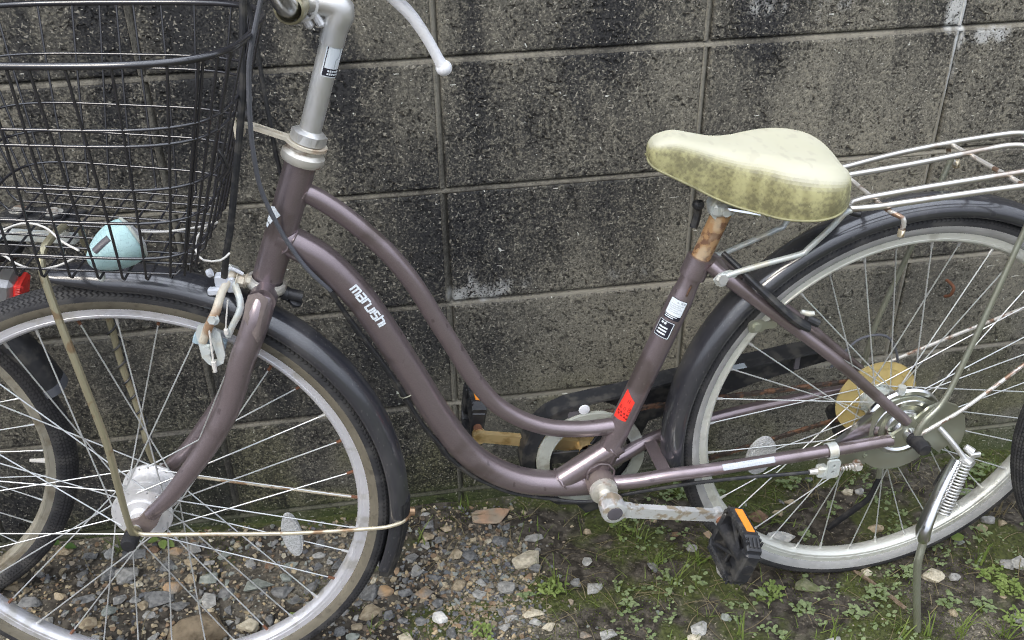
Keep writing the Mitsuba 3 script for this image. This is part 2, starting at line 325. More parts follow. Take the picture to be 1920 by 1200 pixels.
STONES = [
    (-0.654, -0.240, 0.099, 0.072, 'clod', 'big brown earthy lump of rock behind the lower front rim'),
    (-0.571, -0.235, 0.036, 0.032, 'cream', 'cream angular stone right of the big brown lump'),
    (-0.780, -0.103, 0.041, 0.036, 'grey', 'rounded grey stone behind the front wheel below the hub'),
    (-0.812, -0.097, 0.033, 0.037, 'slate', 'dark pointed slate left of the rounded grey stone'),
    (-0.820, -0.047, 0.015, 0.027, 'lightgrey', 'upright pale grey splinter below the left side of the front hub'),
    (-0.778, -0.055, 0.047, 0.016, 'slate', 'long dark slate under the front hub'),
    (-0.716, -0.093, 0.026, 0.032, 'slate', 'dark upright slate right of the front hub axle'),
    (-0.711, -0.055, 0.029, 0.020, 'ochre', 'small ochre stone just right below the front hub'),
    (-0.746, -0.050, 0.023, 0.018, 'brown', 'reddish brown stone below the front hub'),
    (-0.698, -0.139, 0.034, 0.030, 'ochre', 'grey stone with a rusty orange top'),
    (-0.720, -0.155, 0.053, 0.035, 'slate', 'broad dark slate plate in the middle of the gravel'),
    (-0.692, -0.175, 0.039, 0.023, 'slate', 'long narrow slate sliver pointing up to the right'),
    (-0.760, -0.123, 0.024, 0.015, 'cream', 'small pale oval stone in the gravel left of the broad slate'),
    (-0.799, -0.175, 0.028, 0.026, 'greenish', 'pale greenish angular stone beside the left lower spokes'),
    (-0.840, -0.141, 0.040, 0.019, 'slate', 'flat dark slate near the lower left rim'),
    (-0.761, -0.157, 0.019, 0.016, 'grey', 'small light grey pebble left of the slate sliver'),
    (-0.744, -0.168, 0.020, 0.021, 'tan', 'tan wedge shaped stone left of the big brown lump'),
    (-0.734, -0.189, 0.021, 0.017, 'grey', 'grey angular stone above left of the big brown lump'),
    (-0.641, -0.172, 0.027, 0.031, 'lightgrey', 'pale grey angular stone above the big brown lump'),
    (-0.646, -0.125, 0.032, 0.026, 'greenish', 'greenish grey stone crossed by the right lower spokes'),
    (-0.678, -0.084, 0.026, 0.022, 'tan', 'tan angular stone right of the dark upright slate'),
    (-0.623, -0.079, 0.024, 0.018, 'greenish', 'light stone with a green tint near the upper right of the gravel'),
    (-0.611, -0.162, 0.027, 0.025, 'slate', 'dark grey stone right of the pale angular stone'),
    (-0.567, -0.154, 0.052, 0.027, 'greenish', 'long greenish grey slab in the right of the gravel'),
    (-0.524, -0.169, 0.040, 0.027, 'slate', 'dark broad slate right of the long greenish slab'),
    (-0.473, -0.168, 0.023, 0.025, 'slate', 'dark grey stone next to the right inside edge of the front rim'),
    (-0.510, -0.112, 0.029, 0.017, 'greenish', 'pale greenish flat stone below the oval spoke reflector'),
    (-0.545, -0.109, 0.016, 0.014, 'brown', 'small rust coloured stone left of the pale greenish flat stone'),
    (-0.461, -0.099, 0.025, 0.016, 'lightgrey', 'light grey stone right below the oval spoke reflector'),
    (-0.498, -0.191, 0.028, 0.019, 'slate', 'dark stone near the lower right rim with a rusty nipple above'),
    (-0.893, -0.032, 0.032, 0.027, 'tan', 'tan stone behind the left spokes near the neighbouring tyre'),
    (-0.829, -0.193, 0.030, 0.024, 'tan', 'yellowish block of stone at the lower left rim'),
    (-0.930, -0.134, 0.041, 0.025, 'slate', 'dark stone at the left edge inside the front rim'),
    (-0.377, -0.237, 0.041, 0.031, 'tan', 'large tan rounded stone right of the front tyre'),
    (-0.378, -0.197, 0.039, 0.036, 'slate', 'dark blue grey slate leaning at the right side of the front tyre'),
    (-0.347, -0.199, 0.028, 0.024, 'ochre', 'yellowish stone right of the slate by the front tyre'),
    (-0.401, -0.265, 0.020, 0.015, 'tan', 'small square tan stone at the bottom edge right of the front tyre'),
    (-0.427, -0.268, 0.018, 0.022, 'slate', 'dark sharp stone at the front tyre near the bottom edge'),
    (-0.407, -0.285, 0.022, 0.014, 'greenish', 'pale green stone at the bottom edge right of the front tyre'),
    (-0.153, -0.051, 0.072, 0.044, 'rosy', 'large flat orange stone lying at the foot of the wall'),
    (-0.272, -0.026, 0.020, 0.009, 'lightgrey', 'thin pale flake at the foot of the wall behind the front mudguard'),
    (-0.266, -0.056, 0.020, 0.021, 'slate', 'blue grey chip behind the front mudguard'),
    (-0.236, -0.071, 0.022, 0.014, 'tan', 'small tan stone right of the blue grey chip'),
    (-0.251, -0.093, 0.022, 0.017, 'slate', 'dark oval pebble right of the front mudguard'),
    (-0.226, -0.136, 0.025, 0.021, 'tan', 'grey tan stone in the sandy patch'),
    (-0.145, -0.119, 0.031, 0.029, 'slate', 'rectangular dark slate tile in the soil below the orange stone'),
    (-0.083, -0.120, 0.035, 0.021, 'grey', 'flat grey triangular stone below the upper crank'),
    (-0.107, -0.172, 0.050, 0.036, 'cream', 'cream stone with a dark hollow in the middle of the soil'),
    (-0.096, -0.191, 0.023, 0.023, 'slate', 'dark chip tucked under the cream stone'),
    (-0.302, -0.130, 0.025, 0.020, 'slate', 'grey stone beside the lower end of the front mudguard'),
    (-0.269, -0.182, 0.025, 0.021, 'slate', 'dark angular pebble in the middle of the sandy patch'),
    (-0.229, -0.209, 0.026, 0.028, 'tan', 'upright olive tan stone right of the sandy patch'),
    (-0.288, -0.218, 0.032, 0.026, 'ochre', 'orange tan stone below the sandy patch'),
    (-0.008, -0.252, 0.030, 0.026, 'lightgrey', 'grey cut stone alone in the dark soil below the crank'),
    (-0.265, -0.273, 0.025, 0.027, 'white', 'white and blue veined quartz stone'),
    (-0.297, -0.270, 0.024, 0.018, 'slate', 'dark stone left of the veined quartz stone'),
    (-0.266, -0.240, 0.020, 0.022, 'slate', 'dark slate chip above the veined quartz stone'),
    (-0.164, -0.276, 0.016, 0.022, 'slate', 'narrow dark stone standing near the moss'),
    (-0.153, -0.290, 0.024, 0.016, 'grey', 'grey stone right of the narrow dark stone'),
    (-0.116, -0.287, 0.038, 0.015, 'cream', 'long cream sliver lying in the soil'),
    (-0.117, -0.305, 0.022, 0.016, 'lightgrey', 'light grey stone under the long cream sliver'),
    (-0.097, -0.318, 0.023, 0.018, 'cream', 'whitish stone right of the long cream sliver'),
    (-0.042, -0.342, 0.020, 0.018, 'ochre', 'small tan stone at the bottom edge in the moss'),
    (-0.007, -0.347, 0.027, 0.020, 'lightgrey', 'pale grey stone at the bottom edge under the crank'),
    (-0.250, -0.307, 0.016, 0.027, 'slate', 'upright slate at the bottom edge right of the quartz'),
    (0.338, -0.189, 0.056, 0.028, 'white', 'large whitish stone behind the rear rim right of the pedal'),
    (0.522, -0.087, 0.024, 0.018, 'cream', 'pale stone behind the lower rear spokes'),
    (0.544, -0.091, 0.020, 0.018, 'grey', 'small grey stone beside the pale stone behind the spokes'),
    (0.520, -0.201, 0.029, 0.019, 'tan', 'smooth tan stone behind the lower rear rim'),
    (0.342, -0.311, 0.043, 0.037, 'mossy', 'round grey stone with moss below the rear tyre'),
    (0.454, -0.297, 0.020, 0.018, 'cream', 'small pale stone under the rear tyre right of the mossy one'),
    (0.559, -0.322, 0.041, 0.032, 'cream', 'cream coloured lump right of the kickstand leg'),
    (0.725, -0.214, 0.028, 0.020, 'grey', 'grey stone outside the lower right rear tyre'),
    (0.704, -0.234, 0.022, 0.017, 'tan', 'small tan stone below the grey one at the rear tyre'),
    (0.693, -0.318, 0.025, 0.023, 'grey', 'round grey stone at the right edge'),
    (0.717, -0.325, 0.030, 0.027, 'lightgrey', 'pale block of stone cut by the right edge'),
    (0.739, -0.126, 0.043, 0.020, 'lightgrey', 'flat pale stone behind the rear rim beside the spring'),
    (0.182, -0.193, 0.021, 0.020, 'grey', 'light grey stone left of the near pedal'),
    (0.213, -0.254, 0.017, 0.025, 'grey', 'grey stone standing under the near pedal'),
    (0.138, -0.369, 0.029, 0.029, 'lightgrey', 'light grey stone near the bottom edge below the pedal'),
    (0.125, -0.380, 0.023, 0.013, 'cream', 'pale stone cut by the bottom edge below the pedal'),
    (0.327, -0.128, 0.037, 0.025, 'brown', 'dark stone behind the rear rim above the pedal'),
    (0.370, -0.122, 0.023, 0.018, 'tan', 'brownish stone behind the rear spokes above the whitish stone'),
    (0.404, -0.099, 0.023, 0.012, 'tan', 'small oval tan stone behind the rear spokes'),
    (0.334, -0.423, 0.028, 0.017, 'lightgrey', 'pale stone at the bottom edge below the rear tyre'),
    (0.166, -0.155, 0.018, 0.014, 'brown', 'reddish stone in the soil under the crank'),
    (0.246, -0.158, 0.060, 0.020, 'rosy', 'flat orange brown stone under the pedal end of the crank'),
    (0.642, -0.429, 0.026, 0.020, 'grey', 'grey stone in the weeds at the lower right corner'),
]
WEEDS = [
    (0.068, -0.134, 0.059, 9, 'light', 'tall light green seedling under the crank boss'),
    (0.206, -0.049, 0.072, 26, 'pale', 'pale clump of small round leaves behind the near chain stay'),
    (0.263, -0.066, 0.052, 16, 'pale', 'small pale clump at the left of the rear tyre'),
    (0.275, -0.321, 0.057, 16, 'light', 'bright green weed below the near pedal'),
    (0.307, -0.364, 0.043, 12, 'pale', 'low weed at the bottom left of the mossy stone'),
    (0.440, -0.353, 0.058, 18, 'pale', 'bushy weed under the lower rear tyre left of the kickstand'),
    (0.515, -0.319, 0.044, 12, 'pale', 'small weed left of the kickstand leg'),
    (0.632, -0.258, 0.031, 1, 'round', 'single round light green leaf right of the kickstand'),
    (0.684, -0.256, 0.047, 8, 'pale', 'three leaved weed right of the kickstand'),
    (0.649, -0.349, 0.062, 18, 'light', 'bright weed right of the cream lump'),
    (0.662, -0.380, 0.061, 18, 'light', 'leafy weed at the right edge'),
    (0.595, -0.408, 0.050, 12, 'pale', 'low leafy weed near the lower right corner'),
    (0.776, -0.089, 0.064, 18, 'pale', 'weed clump behind the rear rim by the kickstand hinge'),
    (0.732, -0.143, 0.049, 12, 'pale', 'small weed under the kickstand spring'),
    (0.632, -0.437, 0.056, 14, 'light', 'weed at the lower right corner'),
    (0.386, -0.389, 0.042, 10, 'pale', 'small round leaved weed at the bottom under the rear tyre'),
    (0.160, -0.281, 0.034, 8, 'pale', 'tiny weed between crank and pedal near the bottom'),
    (0.113, -0.255, 0.028, 6, 'pale', 'tiny weed under the middle of the crank'),
    (-0.124, -0.258, 0.027, 6, 'pale', 'tiny two leaved weed left of the cream sliver'),
    (-0.078, -0.251, 0.055, 16, 'light', 'feathery light weed in the middle of the soil'),
    (0.039, -0.306, 0.031, 7, 'pale', 'small clover like weed at the bottom under the crank boss'),
    (-0.203, -0.319, 0.045, 12, 'light', 'weed at the bottom edge below the quartz stone'),
    (0.814, -0.072, 0.051, 10, 'pale', 'weed at the wall foot right of the kickstand'),
    (0.384, -0.208, 0.036, 8, 'pale', 'small weed beside the whitish stone'),
    (0.552, -0.231, 0.052, 14, 'pale', 'weed between kickstand and mossy ground'),
    (0.419, -0.056, 0.053, 12, 'pale', 'weed behind the rear spokes near the reflector'),
    (-0.900, -0.025, 0.032, 2, 'dark', 'dark rounded leaf at the wall foot left of the front hub'),
    (-0.731, -0.037, 0.031, 3, 'leaf', 'light green seedling right under the front hub'),
    (0.037, -0.070, 0.050, 1, 'blade', 'single broad grass blade behind the crank boss'),
    (0.546, -0.389, 0.049, 12, 'pale', 'small leaves at the bottom right of the kickstand foot'),
    (0.250, -0.326, 0.034, 8, 'pale', 'low weed left of the bright green weed'),
    (-0.493, -0.241, 0.024, 8, 'light', 'bright little weed at the bottom inside the front rim'),
    (0.463, -0.146, 0.042, 8, 'pale', 'small weed behind the rear spokes right of the whitish stone'),
    (0.267, -0.193, 0.039, 8, 'pale', 'weed hidden behind the near pedal'),
]
TUFTS = [
    (-0.067, -0.241, 0.139, 7, 0.037, 'tall thin grass tuft in the middle of the soil'),
    (0.106, -0.217, 0.057, 8, 0.067, 'sprawling grass tuft right of the seedling'),
    (0.129, -0.264, 0.085, 8, 0.075, 'arching grass tuft under the crank near the pedal'),
    (0.339, -0.413, 0.102, 5, 0.065, 'long arching grass at the bottom under the rear tyre'),
    (0.310, -0.233, 0.069, 4, 0.059, 'grass blade crossing the lower rear rim beside the pedal'),
    (0.535, -0.447, 0.087, 9, 0.058, 'grass tuft at the bottom right of the kickstand foot'),
    (0.748, -0.203, 0.066, 9, 0.033, 'yellowing grass tuft beside the right hand tyre'),
    (0.810, -0.087, 0.069, 9, 0.058, 'green grass at the wall foot behind the rear rim'),
    (0.604, -0.459, 0.078, 9, 0.069, 'grass at the lower right corner'),
    (-0.316, -0.302, 0.054, 4, 0.027, 'thin grass at the bottom edge right of the front tyre'),
    (-0.374, -0.278, 0.054, 4, 0.045, 'grass blades by the tan stones at the bottom edge'),
    (-0.279, -0.097, 0.068, 3, 0.068, 'grass blade behind the end of the front mudguard'),
    (-0.199, -0.028, 0.040, 5, 0.030, 'small grass at the foot of the wall by the orange stone'),
    (0.446, -0.092, 0.064, 8, 0.085, 'dry grass behind the rear spokes'),
    (0.308, -0.097, 0.052, 8, 0.062, 'grass behind the left part of the rear rim'),
    (0.343, -0.139, 0.061, 7, 0.092, 'straggling grass behind the lower rear spokes'),
    (0.448, -0.426, 0.066, 9, 0.057, 'grass around the kickstand foot'),
    (0.491, -0.429, 0.077, 7, 0.048, 'upright grass right beside the kickstand foot'),
    (0.645, -0.311, 0.093, 4, 0.062, 'long thin stems right of the cream lump'),
    (-0.802, -0.044, 0.062, 3, 0.093, 'long bent grass blade below the front hub'),
    (0.182, -0.230, 0.058, 7, 0.077, 'grass left of the near pedal'),
    (0.100, -0.151, 0.049, 6, 0.039, 'grass in front of the crank arm'),
    (0.199, -0.388, 0.054, 7, 0.054, 'grass at the bottom edge below the pedal'),
    (-0.054, 0.005, 0.031, 5, 0.041, 'short grass at the wall foot behind the chainring'),
]
# ------------------------------------------------------------------ the concrete block wall (front face at y = 0)
def gauss(p, x, z, sx, sz):
    return dr.exp(-dr.square((p.x - x) / sx) - dr.square((p.z - z) / sz))

def wall_tone(p, n):
    """0 = black algae, 1 = bare pale cement."""
    big = fbm(p.x * 5 + 3, p.z * 5, 2.7, 4)
    st = fbm(p.x * 21 + 0.9 * noise(p.x * 9, p.z * 9), p.z * 2.2, 7.1, 4)
    wet = smoothstep(0.50, 0.90, p.z)                   # the upper courses are streaked black
    t = 0.50 + 1.0 * (big - 0.5) + (0.55 + 0.45 * wet) * (st - 0.5) - 0.13 * wet + 0.13 * smoothstep(0.0, 0.55, p.x) + 0.07 * p.x
    cell = cell_rand(dr.floor((p.x + 0.6) / 0.4 + 40), dr.floor((p.z + 2) / 0.2))
    t += 0.18 * (cell - 0.5) - 0.10 * smoothstep(0.25, -0.05, p.z)
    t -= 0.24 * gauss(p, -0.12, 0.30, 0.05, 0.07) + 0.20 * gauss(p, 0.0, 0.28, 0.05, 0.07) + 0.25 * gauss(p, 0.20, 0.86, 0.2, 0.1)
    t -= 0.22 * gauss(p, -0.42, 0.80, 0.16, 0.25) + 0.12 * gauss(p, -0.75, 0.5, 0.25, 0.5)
    return t

def efflor(p):
    nn = fbm(p.x * 90, p.z * 45, 3.3, 4)
    m = 0.75 * gauss(p, -0.165, 0.415, 0.050, 0.020) + 0.5 * gauss(p, -0.10, 0.43, 0.09, 0.035) + 0.5 * gauss(p, 0.10, 0.43, 0.10, 0.03)
    m += 1.3 * gauss(p, 0.585, 0.825, 0.018, 0.035) + 1.0 * gauss(p, 0.655, 0.787, 0.045, 0.02) + 0.9 * gauss(p, 0.60, 0.75, 0.008, 0.09)
    m += 0.55 * gauss(p, 0.27, 0.85, 0.05, 0.035) + 0.6 * gauss(p, 0.38, 0.845, 0.07, 0.04) + 0.55 * gauss(p, -0.38, 0.455, 0.05, 0.022) + 0.5 * gauss(p, -0.165, 0.50, 0.008, 0.08)
    return smoothstep(0.38, 0.95, m * (0.15 + 1.5 * nn))

def grit(p):
    u, v = 0.79 * p.x + 0.61 * p.z, 0.79 * p.z - 0.61 * p.x
    a = noise(u * 430, v * 430, p.y * 300)
    b = noise(p.x * 720 + 5, p.z * 720, p.y * 300)
    c = noise(v * 240 + 3, u * 240, 2.0)
    return 0.42 * a + 0.38 * b + 0.20 * c

def wall_col(p, n, uv):
    t = wall_tone(p, n)
    g = grit(p)
    c = mix((0.030, 0.0305, 0.032), (0.185, 0.174, 0.142), smoothstep(0.14, 0.90, t))
    sand = smoothstep(0.50, 0.74, g) * smoothstep(0.10, 0.60, t + 0.20)
    c = c * (0.60 + 0.78 * g)
    c = mix(c, (0.30, 0.277, 0.212), 0.40 * sand)
    c = c * (1.0 - 0.50 * smoothstep(0.44, 0.26, g))
    ol = smoothstep(0.35, -0.02, p.z) * smoothstep(0.40, 0.65, fbm(p.x * 9, p.z * 9, 1.0, 3))
    c = mix(c, c * mi.Color3f(0.95, 0.98, 0.70), ol)
    c = mix(c, mi.Color3f(0.06, 0.085, 0.02), 0.75 * smoothstep(0.05, -0.05, p.z + 0.05 * (fbm(p.x * 25, p.z * 25, 5.0, 3) - 0.2)))
    c = mix(c, mi.Color3f(0.0, 0.0, 0.0) + 0.014, 0.65 * smoothstep(0.27, 0.17, noise(p.x * 230 + 60 * p.z, p.z * 230, 4.0)) * smoothstep(0.45, 0.6, noise(p.x * 35, p.z * 35, 9.0)))
    c = mix(c, (0.34, 0.32, 0.27), 0.7 * smoothstep(0.84, 0.92, noise(p.x * 330 - 140 * p.z, p.z * 330 + 140 * p.x, 13.0)))
    c = mix(c, (0.55, 0.55, 0.50), 0.9 * smoothstep(0.965, 0.98, noise(p.x * 150 + 50 * p.z, p.z * 190, 21.0)))
    return mix(c, (0.50, 0.51, 0.50), 0.8 * efflor(p) * smoothstep(0.36, 0.58, g + 0.12 * efflor(p)))
def wall_bump(p, n, uv):
    pits = smoothstep(0.30, 0.18, noise(p.x * 230 + 60 * p.z, p.z * 230, 4.0)) * smoothstep(0.45, 0.6, noise(p.x * 35, p.z * 35, 9.0))
    return 0.0016 * grit(p) - 0.0030 * pits
mat('m_block', proc(wall_col), 0.95, 0.0, 0.25, two=False, bump=proc(wall_bump, 6e-4))
def mortar_col(p, n, uv):
    t = wall_tone(p, n)
    g = grit(p)
    t2 = dr.clip(t + 0.16 + 0.65 * (g - 0.5), 0, 1)
    c = mix((0.05, 0.048, 0.043), (0.24, 0.225, 0.185), smoothstep(0.10, 0.90, t2))
    c = mix(c, (0.045, 0.060, 0.02), 0.6 * smoothstep(0.06, -0.05, p.z))
    return mix(c, (0.52, 0.53, 0.52), 0.85 * efflor(p))
mat('m_mortar', proc(mortar_col), 0.95, 0.0, 0.25, two=False, bump=proc(lambda p, n, uv: 0.0009 * grit(p), 6e-4))

WALL = thing('concrete_block_wall', 'weathered dark concrete block wall standing behind the bicycles', 'wall')
rs = np.random.RandomState(7)
def cuts(L):
    e = np.array([0, 0.0012, 0.003, 0.006, 0.010])
    return np.r_[e, np.linspace(0.018, L - 0.018, max(3, int(L / 0.010))), (L - e)[::-1]]
def block(x0, x1, z0, z1, seed):
    X, Z = np.meshgrid(cuts(x1 - x0), cuts(z1 - z0), indexing='ij')
    d = np.minimum(np.minimum(X, x1 - x0 - X), np.minimum(Z, z1 - z0 - Z))
    P = np.stack([X + x0, 0 * X, Z + z0], -1).reshape(-1, 3)
    nz = meshkit.fbm(P * 55 + seed * 3.1, 3, seed=3).reshape(X.shape)
    nz2 = meshkit.fbm(P * 160 + seed, 2, seed=5).reshape(X.shape)
    r = 0.0022 + 0.0035 * np.clip(nz - 0.45 if nz.min() >= 0 else nz, 0, 1) 
    y = 0.0035 * np.clip(1 - d / np.maximum(r * 1.6, 1e-4), 0, 1) ** 2 + 0.0011 * (nz2 - nz2.mean()) + 0.0008 * (nz - nz.mean())
    V = P.copy(); V[:, 1] = y.ravel()
    a, b = X.shape
    i, j = np.meshgrid(np.arange(a - 1), np.arange(b - 1), indexing='ij')
    f = np.stack([i * b + j, (i + 1) * b + j, (i + 1) * b + j + 1, i * b + j + 1], -1).reshape(-1, 4)
    f = np.vstack([f[:, [0, 1, 2]], f[:, [0, 2, 3]]])
    border = np.r_[np.arange(a) * b, (a - 1) * b + np.arange(1, b), np.arange(a - 2, -1, -1) * b + b - 1, np.arange(b - 2, 0, -1)]
    n0 = len(V); B = V[border].copy(); B[:, 1] = 0.10
    V = np.vstack([V, B]); m = len(border); k = np.arange(m); k2 = (k + 1) % m
    f = np.vstack([f, np.stack([border[k2], border[k], n0 + k], -1), np.stack([border[k2], n0 + k, n0 + k2], -1)])
    return trimesh.Trimesh(V, f, process=False)
JX = [0.4 * (k - 1.5) for k in range(-3, 7)]
JZ = [-0.2, 0.0, 0.2, 0.4, 0.6, 0.8, 1.0, 1.2, 1.4, 1.6]
c = 0
for zi in range(len(JZ) - 1):
    for xi in range(len(JX) - 1):
        c += 1
        off = rs.uniform(-0.0012, 0.0012)
        m = block(JX[xi] + 0.0045, JX[xi + 1] - 0.0045, JZ[zi] + 0.0040, JZ[zi + 1] - 0.0040, c)
        m.vertices[:, 1] += off
        obj(WALL, 'block', m, 'm_block', smooth=50)
def strip(prof, along, lo, hi, seed, horizontal=True):
    n = int((hi - lo) / 0.006); s = np.linspace(lo, hi, n + 1); pr = np.asarray(prof)
    k = len(pr)
    S, A = np.meshgrid(s, np.arange(k), indexing='ij')
    P = np.zeros((n + 1, k, 3))
    u = pr[A, 0]; y = pr[A, 1]
    nz = meshkit.fbm(np.stack([S * 60, u * 0 + seed * 2.7, u * 300], -1).reshape(-1, 3), 3, seed=9).reshape(S.shape)
    y = y + 0.0022 * (nz - nz.mean())
    if horizontal: P[..., 0], P[..., 1], P[..., 2] = S, y, along + u
    else: P[..., 0], P[..., 1], P[..., 2] = along + u, y, S
    i, j = np.meshgrid(np.arange(n), np.arange(k - 1), indexing='ij')
    q = np.stack([i * k + j, (i + 1) * k + j, (i + 1) * k + j + 1, i * k + j + 1], -1).reshape(-1, 4)
    if not horizontal: q = q[:, ::-1]
    return (P.reshape(-1, 3), q)
mort = []
for zi, z in enumerate(JZ[1:-1]):
    mort.append(strip([(-0.012, 0.012), (-0.0050, 0.0012), (-0.0025, 0.0016), (0.0, 0.0028), (0.0022, 0.0065), (0.0030, 0.0085), (0.010, 0.012)], z, JX[0], JX[-1], zi))
for xi, x in enumerate(JX[1:-1]):
    for zi in range(len(JZ) - 1):
        dx = rs.uniform(-0.0012, 0.0012)
        mort.append(strip([(-0.012, 0.012), (-0.0050, -0.0004), (-0.0025, 0.0006), (0.0005, 0.0030), (0.0025, 0.0075), (0.0045, 0.0085), (0.012, 0.013)], x + dx, JZ[zi] + 0.004, JZ[zi + 1] - 0.003, 31 + xi * 7 + zi, False))
obj(WALL, 'mortar', mort, 'm_mortar', smooth=50)
obj(WALL, 'coping', rbox((0, 0.05, 1.63), (3.62, 0.16, 0.06), b=0.006), 'm_block', smooth=False)

# ------------------------------------------------------------------ the ground
def ground_base(x, y):
    zw = -0.034 - 0.030 * np.clip(x, -1.5, 1.5)
    w = np.clip((y + 0.27) / 0.27, 0, 1); w = w * w * (3 - 2 * w)
    return -0.0285 * (1 - w) + zw * w - 0.004 * np.clip(-0.4 - y, 0, 1)
def ground_z(x, y):
    x, y = np.asarray(x, float), np.asarray(y, float)
    P = np.stack([x * 6, y * 6, 0 * x], -1).reshape(-1, 3)
    a = meshkit.fbm(P, 3, seed=21).reshape(x.shape); b = meshkit.fbm(P * 7, 3, seed=22).reshape(x.shape)
    near = np.clip(((y + 0.285) / 0.05) ** 2, 0, 1)          # the tyres have pressed it flat
    return ground_base(x, y) + (0.014 * (a - 0.5) + 0.008 * (b - 0.5)) * (0.25 + 0.75 * near)
MOSS = [(0.42, -0.085, 0.07, 0.05), (0.265, -0.03, 0.06, 0.04), (0.50, -0.26, 0.03, 0.025), (0.47, -0.44, 0.08, 0.05), (-0.09, -0.26, 0.05, 0.04), (-0.22, -0.27, 0.04, 0.03), (0.86, -0.02, 0.12, 0.05), (0.10, -0.27, 0.06, 0.04), (-0.45, 0.0, 0.15, 0.03), (0.04, 0.0, 0.12, 0.03)]
def soil_col(p, n, uv):
    sand = smoothstep(0.42, 0.62, fbm(p.x * 7 + 2, p.y * 7, 3.0, 3) + 0.30 * dr.exp(-dr.square((p.x + 0.20) / 0.09) - dr.square((p.y + 0.20) / 0.12)) - 0.10 - 0.12 * smoothstep(0.0, 0.25, p.x))
    g = noise(p.x * 420, p.y * 420, 2.0); h = fbm(p.x * 90, p.y * 90, 6.0, 4)
    c = mix((0.032, 0.028, 0.023), (0.085, 0.075, 0.062), smoothstep(0.3, 0.75, h))
    s = mix((0.085, 0.077, 0.062), (0.22, 0.20, 0.16), smoothstep(0.3, 0.8, 0.5 * g + 0.5 * h))
    c = mix(c, s, 0.70 * sand)
    mb = sum(dr.exp(-dr.square((p.x - a) / c_) - dr.square((p.y - b) / d_)) for a, b, c_, d_ in MOSS)
    moss = smoothstep(0.50, 0.66, fbm(p.x * 11, p.y * 11, 8.0, 4) - 0.03 + 0.22 * dr.minimum(mb, 1.0) + 0.06 * smoothstep(0.0, 0.5, p.x) + 0.10 * smoothstep(-0.10, 0.0, p.y) - 0.16 * smoothstep(-0.2, -0.5, p.x))
    mg = mix((0.036, 0.044, 0.015), (0.085, 0.100, 0.030), noise(p.x * 300, p.y * 300, 4.0))
    c = mix(c, mg, 0.85 * moss)
    c = mix(c, (0.33, 0.29, 0.22), 0.8 * smoothstep(0.80, 0.87, noise(p.x * 230, p.y * 230, 5.0)) * (0.25 + 0.75 * sand))
    return c
mat('m_soil', proc(soil_col), 0.95, 0.0, 0.2, two=False, bump=proc(lambda p, n, uv: 0.005 * fbm(p.x * 150, p.y * 150, 1.0, 3), 1e-3))
def grid_mesh(xs, ys):
    X, Y = np.meshgrid(xs, ys, indexing='ij'); Z = ground_z(X, Y)
    P = np.stack([X, Y, Z], -1); a, b = X.shape
    i, j = np.meshgrid(np.arange(a - 1), np.arange(b - 1), indexing='ij')
    q = np.stack([i * b + j, (i + 1) * b + j, (i + 1) * b + j + 1, i * b + j + 1], -1).reshape(-1, 4)
    return (P.reshape(-1, 3), q)
gx = np.unique(np.r_[np.linspace(-40, -3, 14), np.linspace(-3, -1.25, 40), np.linspace(-1.25, 1.15, 520), np.linspace(1.15, 3, 40), np.linspace(3, 40, 14)])
gy = np.unique(np.r_[np.linspace(-40, -2, 18), np.linspace(-2, -0.65, 60), np.linspace(-0.65, 0.03, 150)])
scene['ground'] = mikit.ply(tm(grid_mesh(gx, gy)), 'm_soil', smooth=True)
labels['ground'] = {'kind': 'structure', 'label': 'dark mossy soil and gravel in front of the wall'}

# ------------------------------------------------------------------ stones
def speck(a, b, k=180):
    return proc(lambda p, n, uv: mix(a, b, smoothstep(0.25, 0.75, fbm(p.x * k, p.y * k, p.z * k, 4))))
sb = proc(lambda p, n, uv: 0.003 * fbm(p.x * 220, p.y * 220, p.z * 220, 3), 6e-4)
STONE = dict(slate=((0.098, 0.100, 0.100), (0.205, 0.205, 0.20)), grey=((0.19, 0.187, 0.175), (0.33, 0.325, 0.305)), lightgrey=((0.24, 0.24, 0.225), (0.40, 0.395, 0.37)),
             greenish=((0.16, 0.175, 0.155), (0.27, 0.29, 0.26)), tan=((0.22, 0.175, 0.115), (0.38, 0.32, 0.225)), ochre=((0.20, 0.185, 0.16), (0.38, 0.25, 0.14)),
             rosy=((0.29, 0.25, 0.19), (0.38, 0.245, 0.16)), brown=((0.12, 0.075, 0.05), (0.22, 0.145, 0.095)), cream=((0.34, 0.305, 0.225), (0.52, 0.475, 0.37)),
             white=((0.40, 0.41, 0.40), (0.62, 0.61, 0.57)), clod=((0.10, 0.078, 0.052), (0.21, 0.168, 0.115)), mossy=((0.10, 0.115, 0.05), (0.24, 0.225, 0.17)))
for k, (a, b) in STONE.items():
    mat('m_stone_' + k, speck(a, b, 60 if k in ('ochre', 'rosy', 'mossy', 'clod') else 180), 0.85, 0.0, 0.3, two=False, bump=sb)

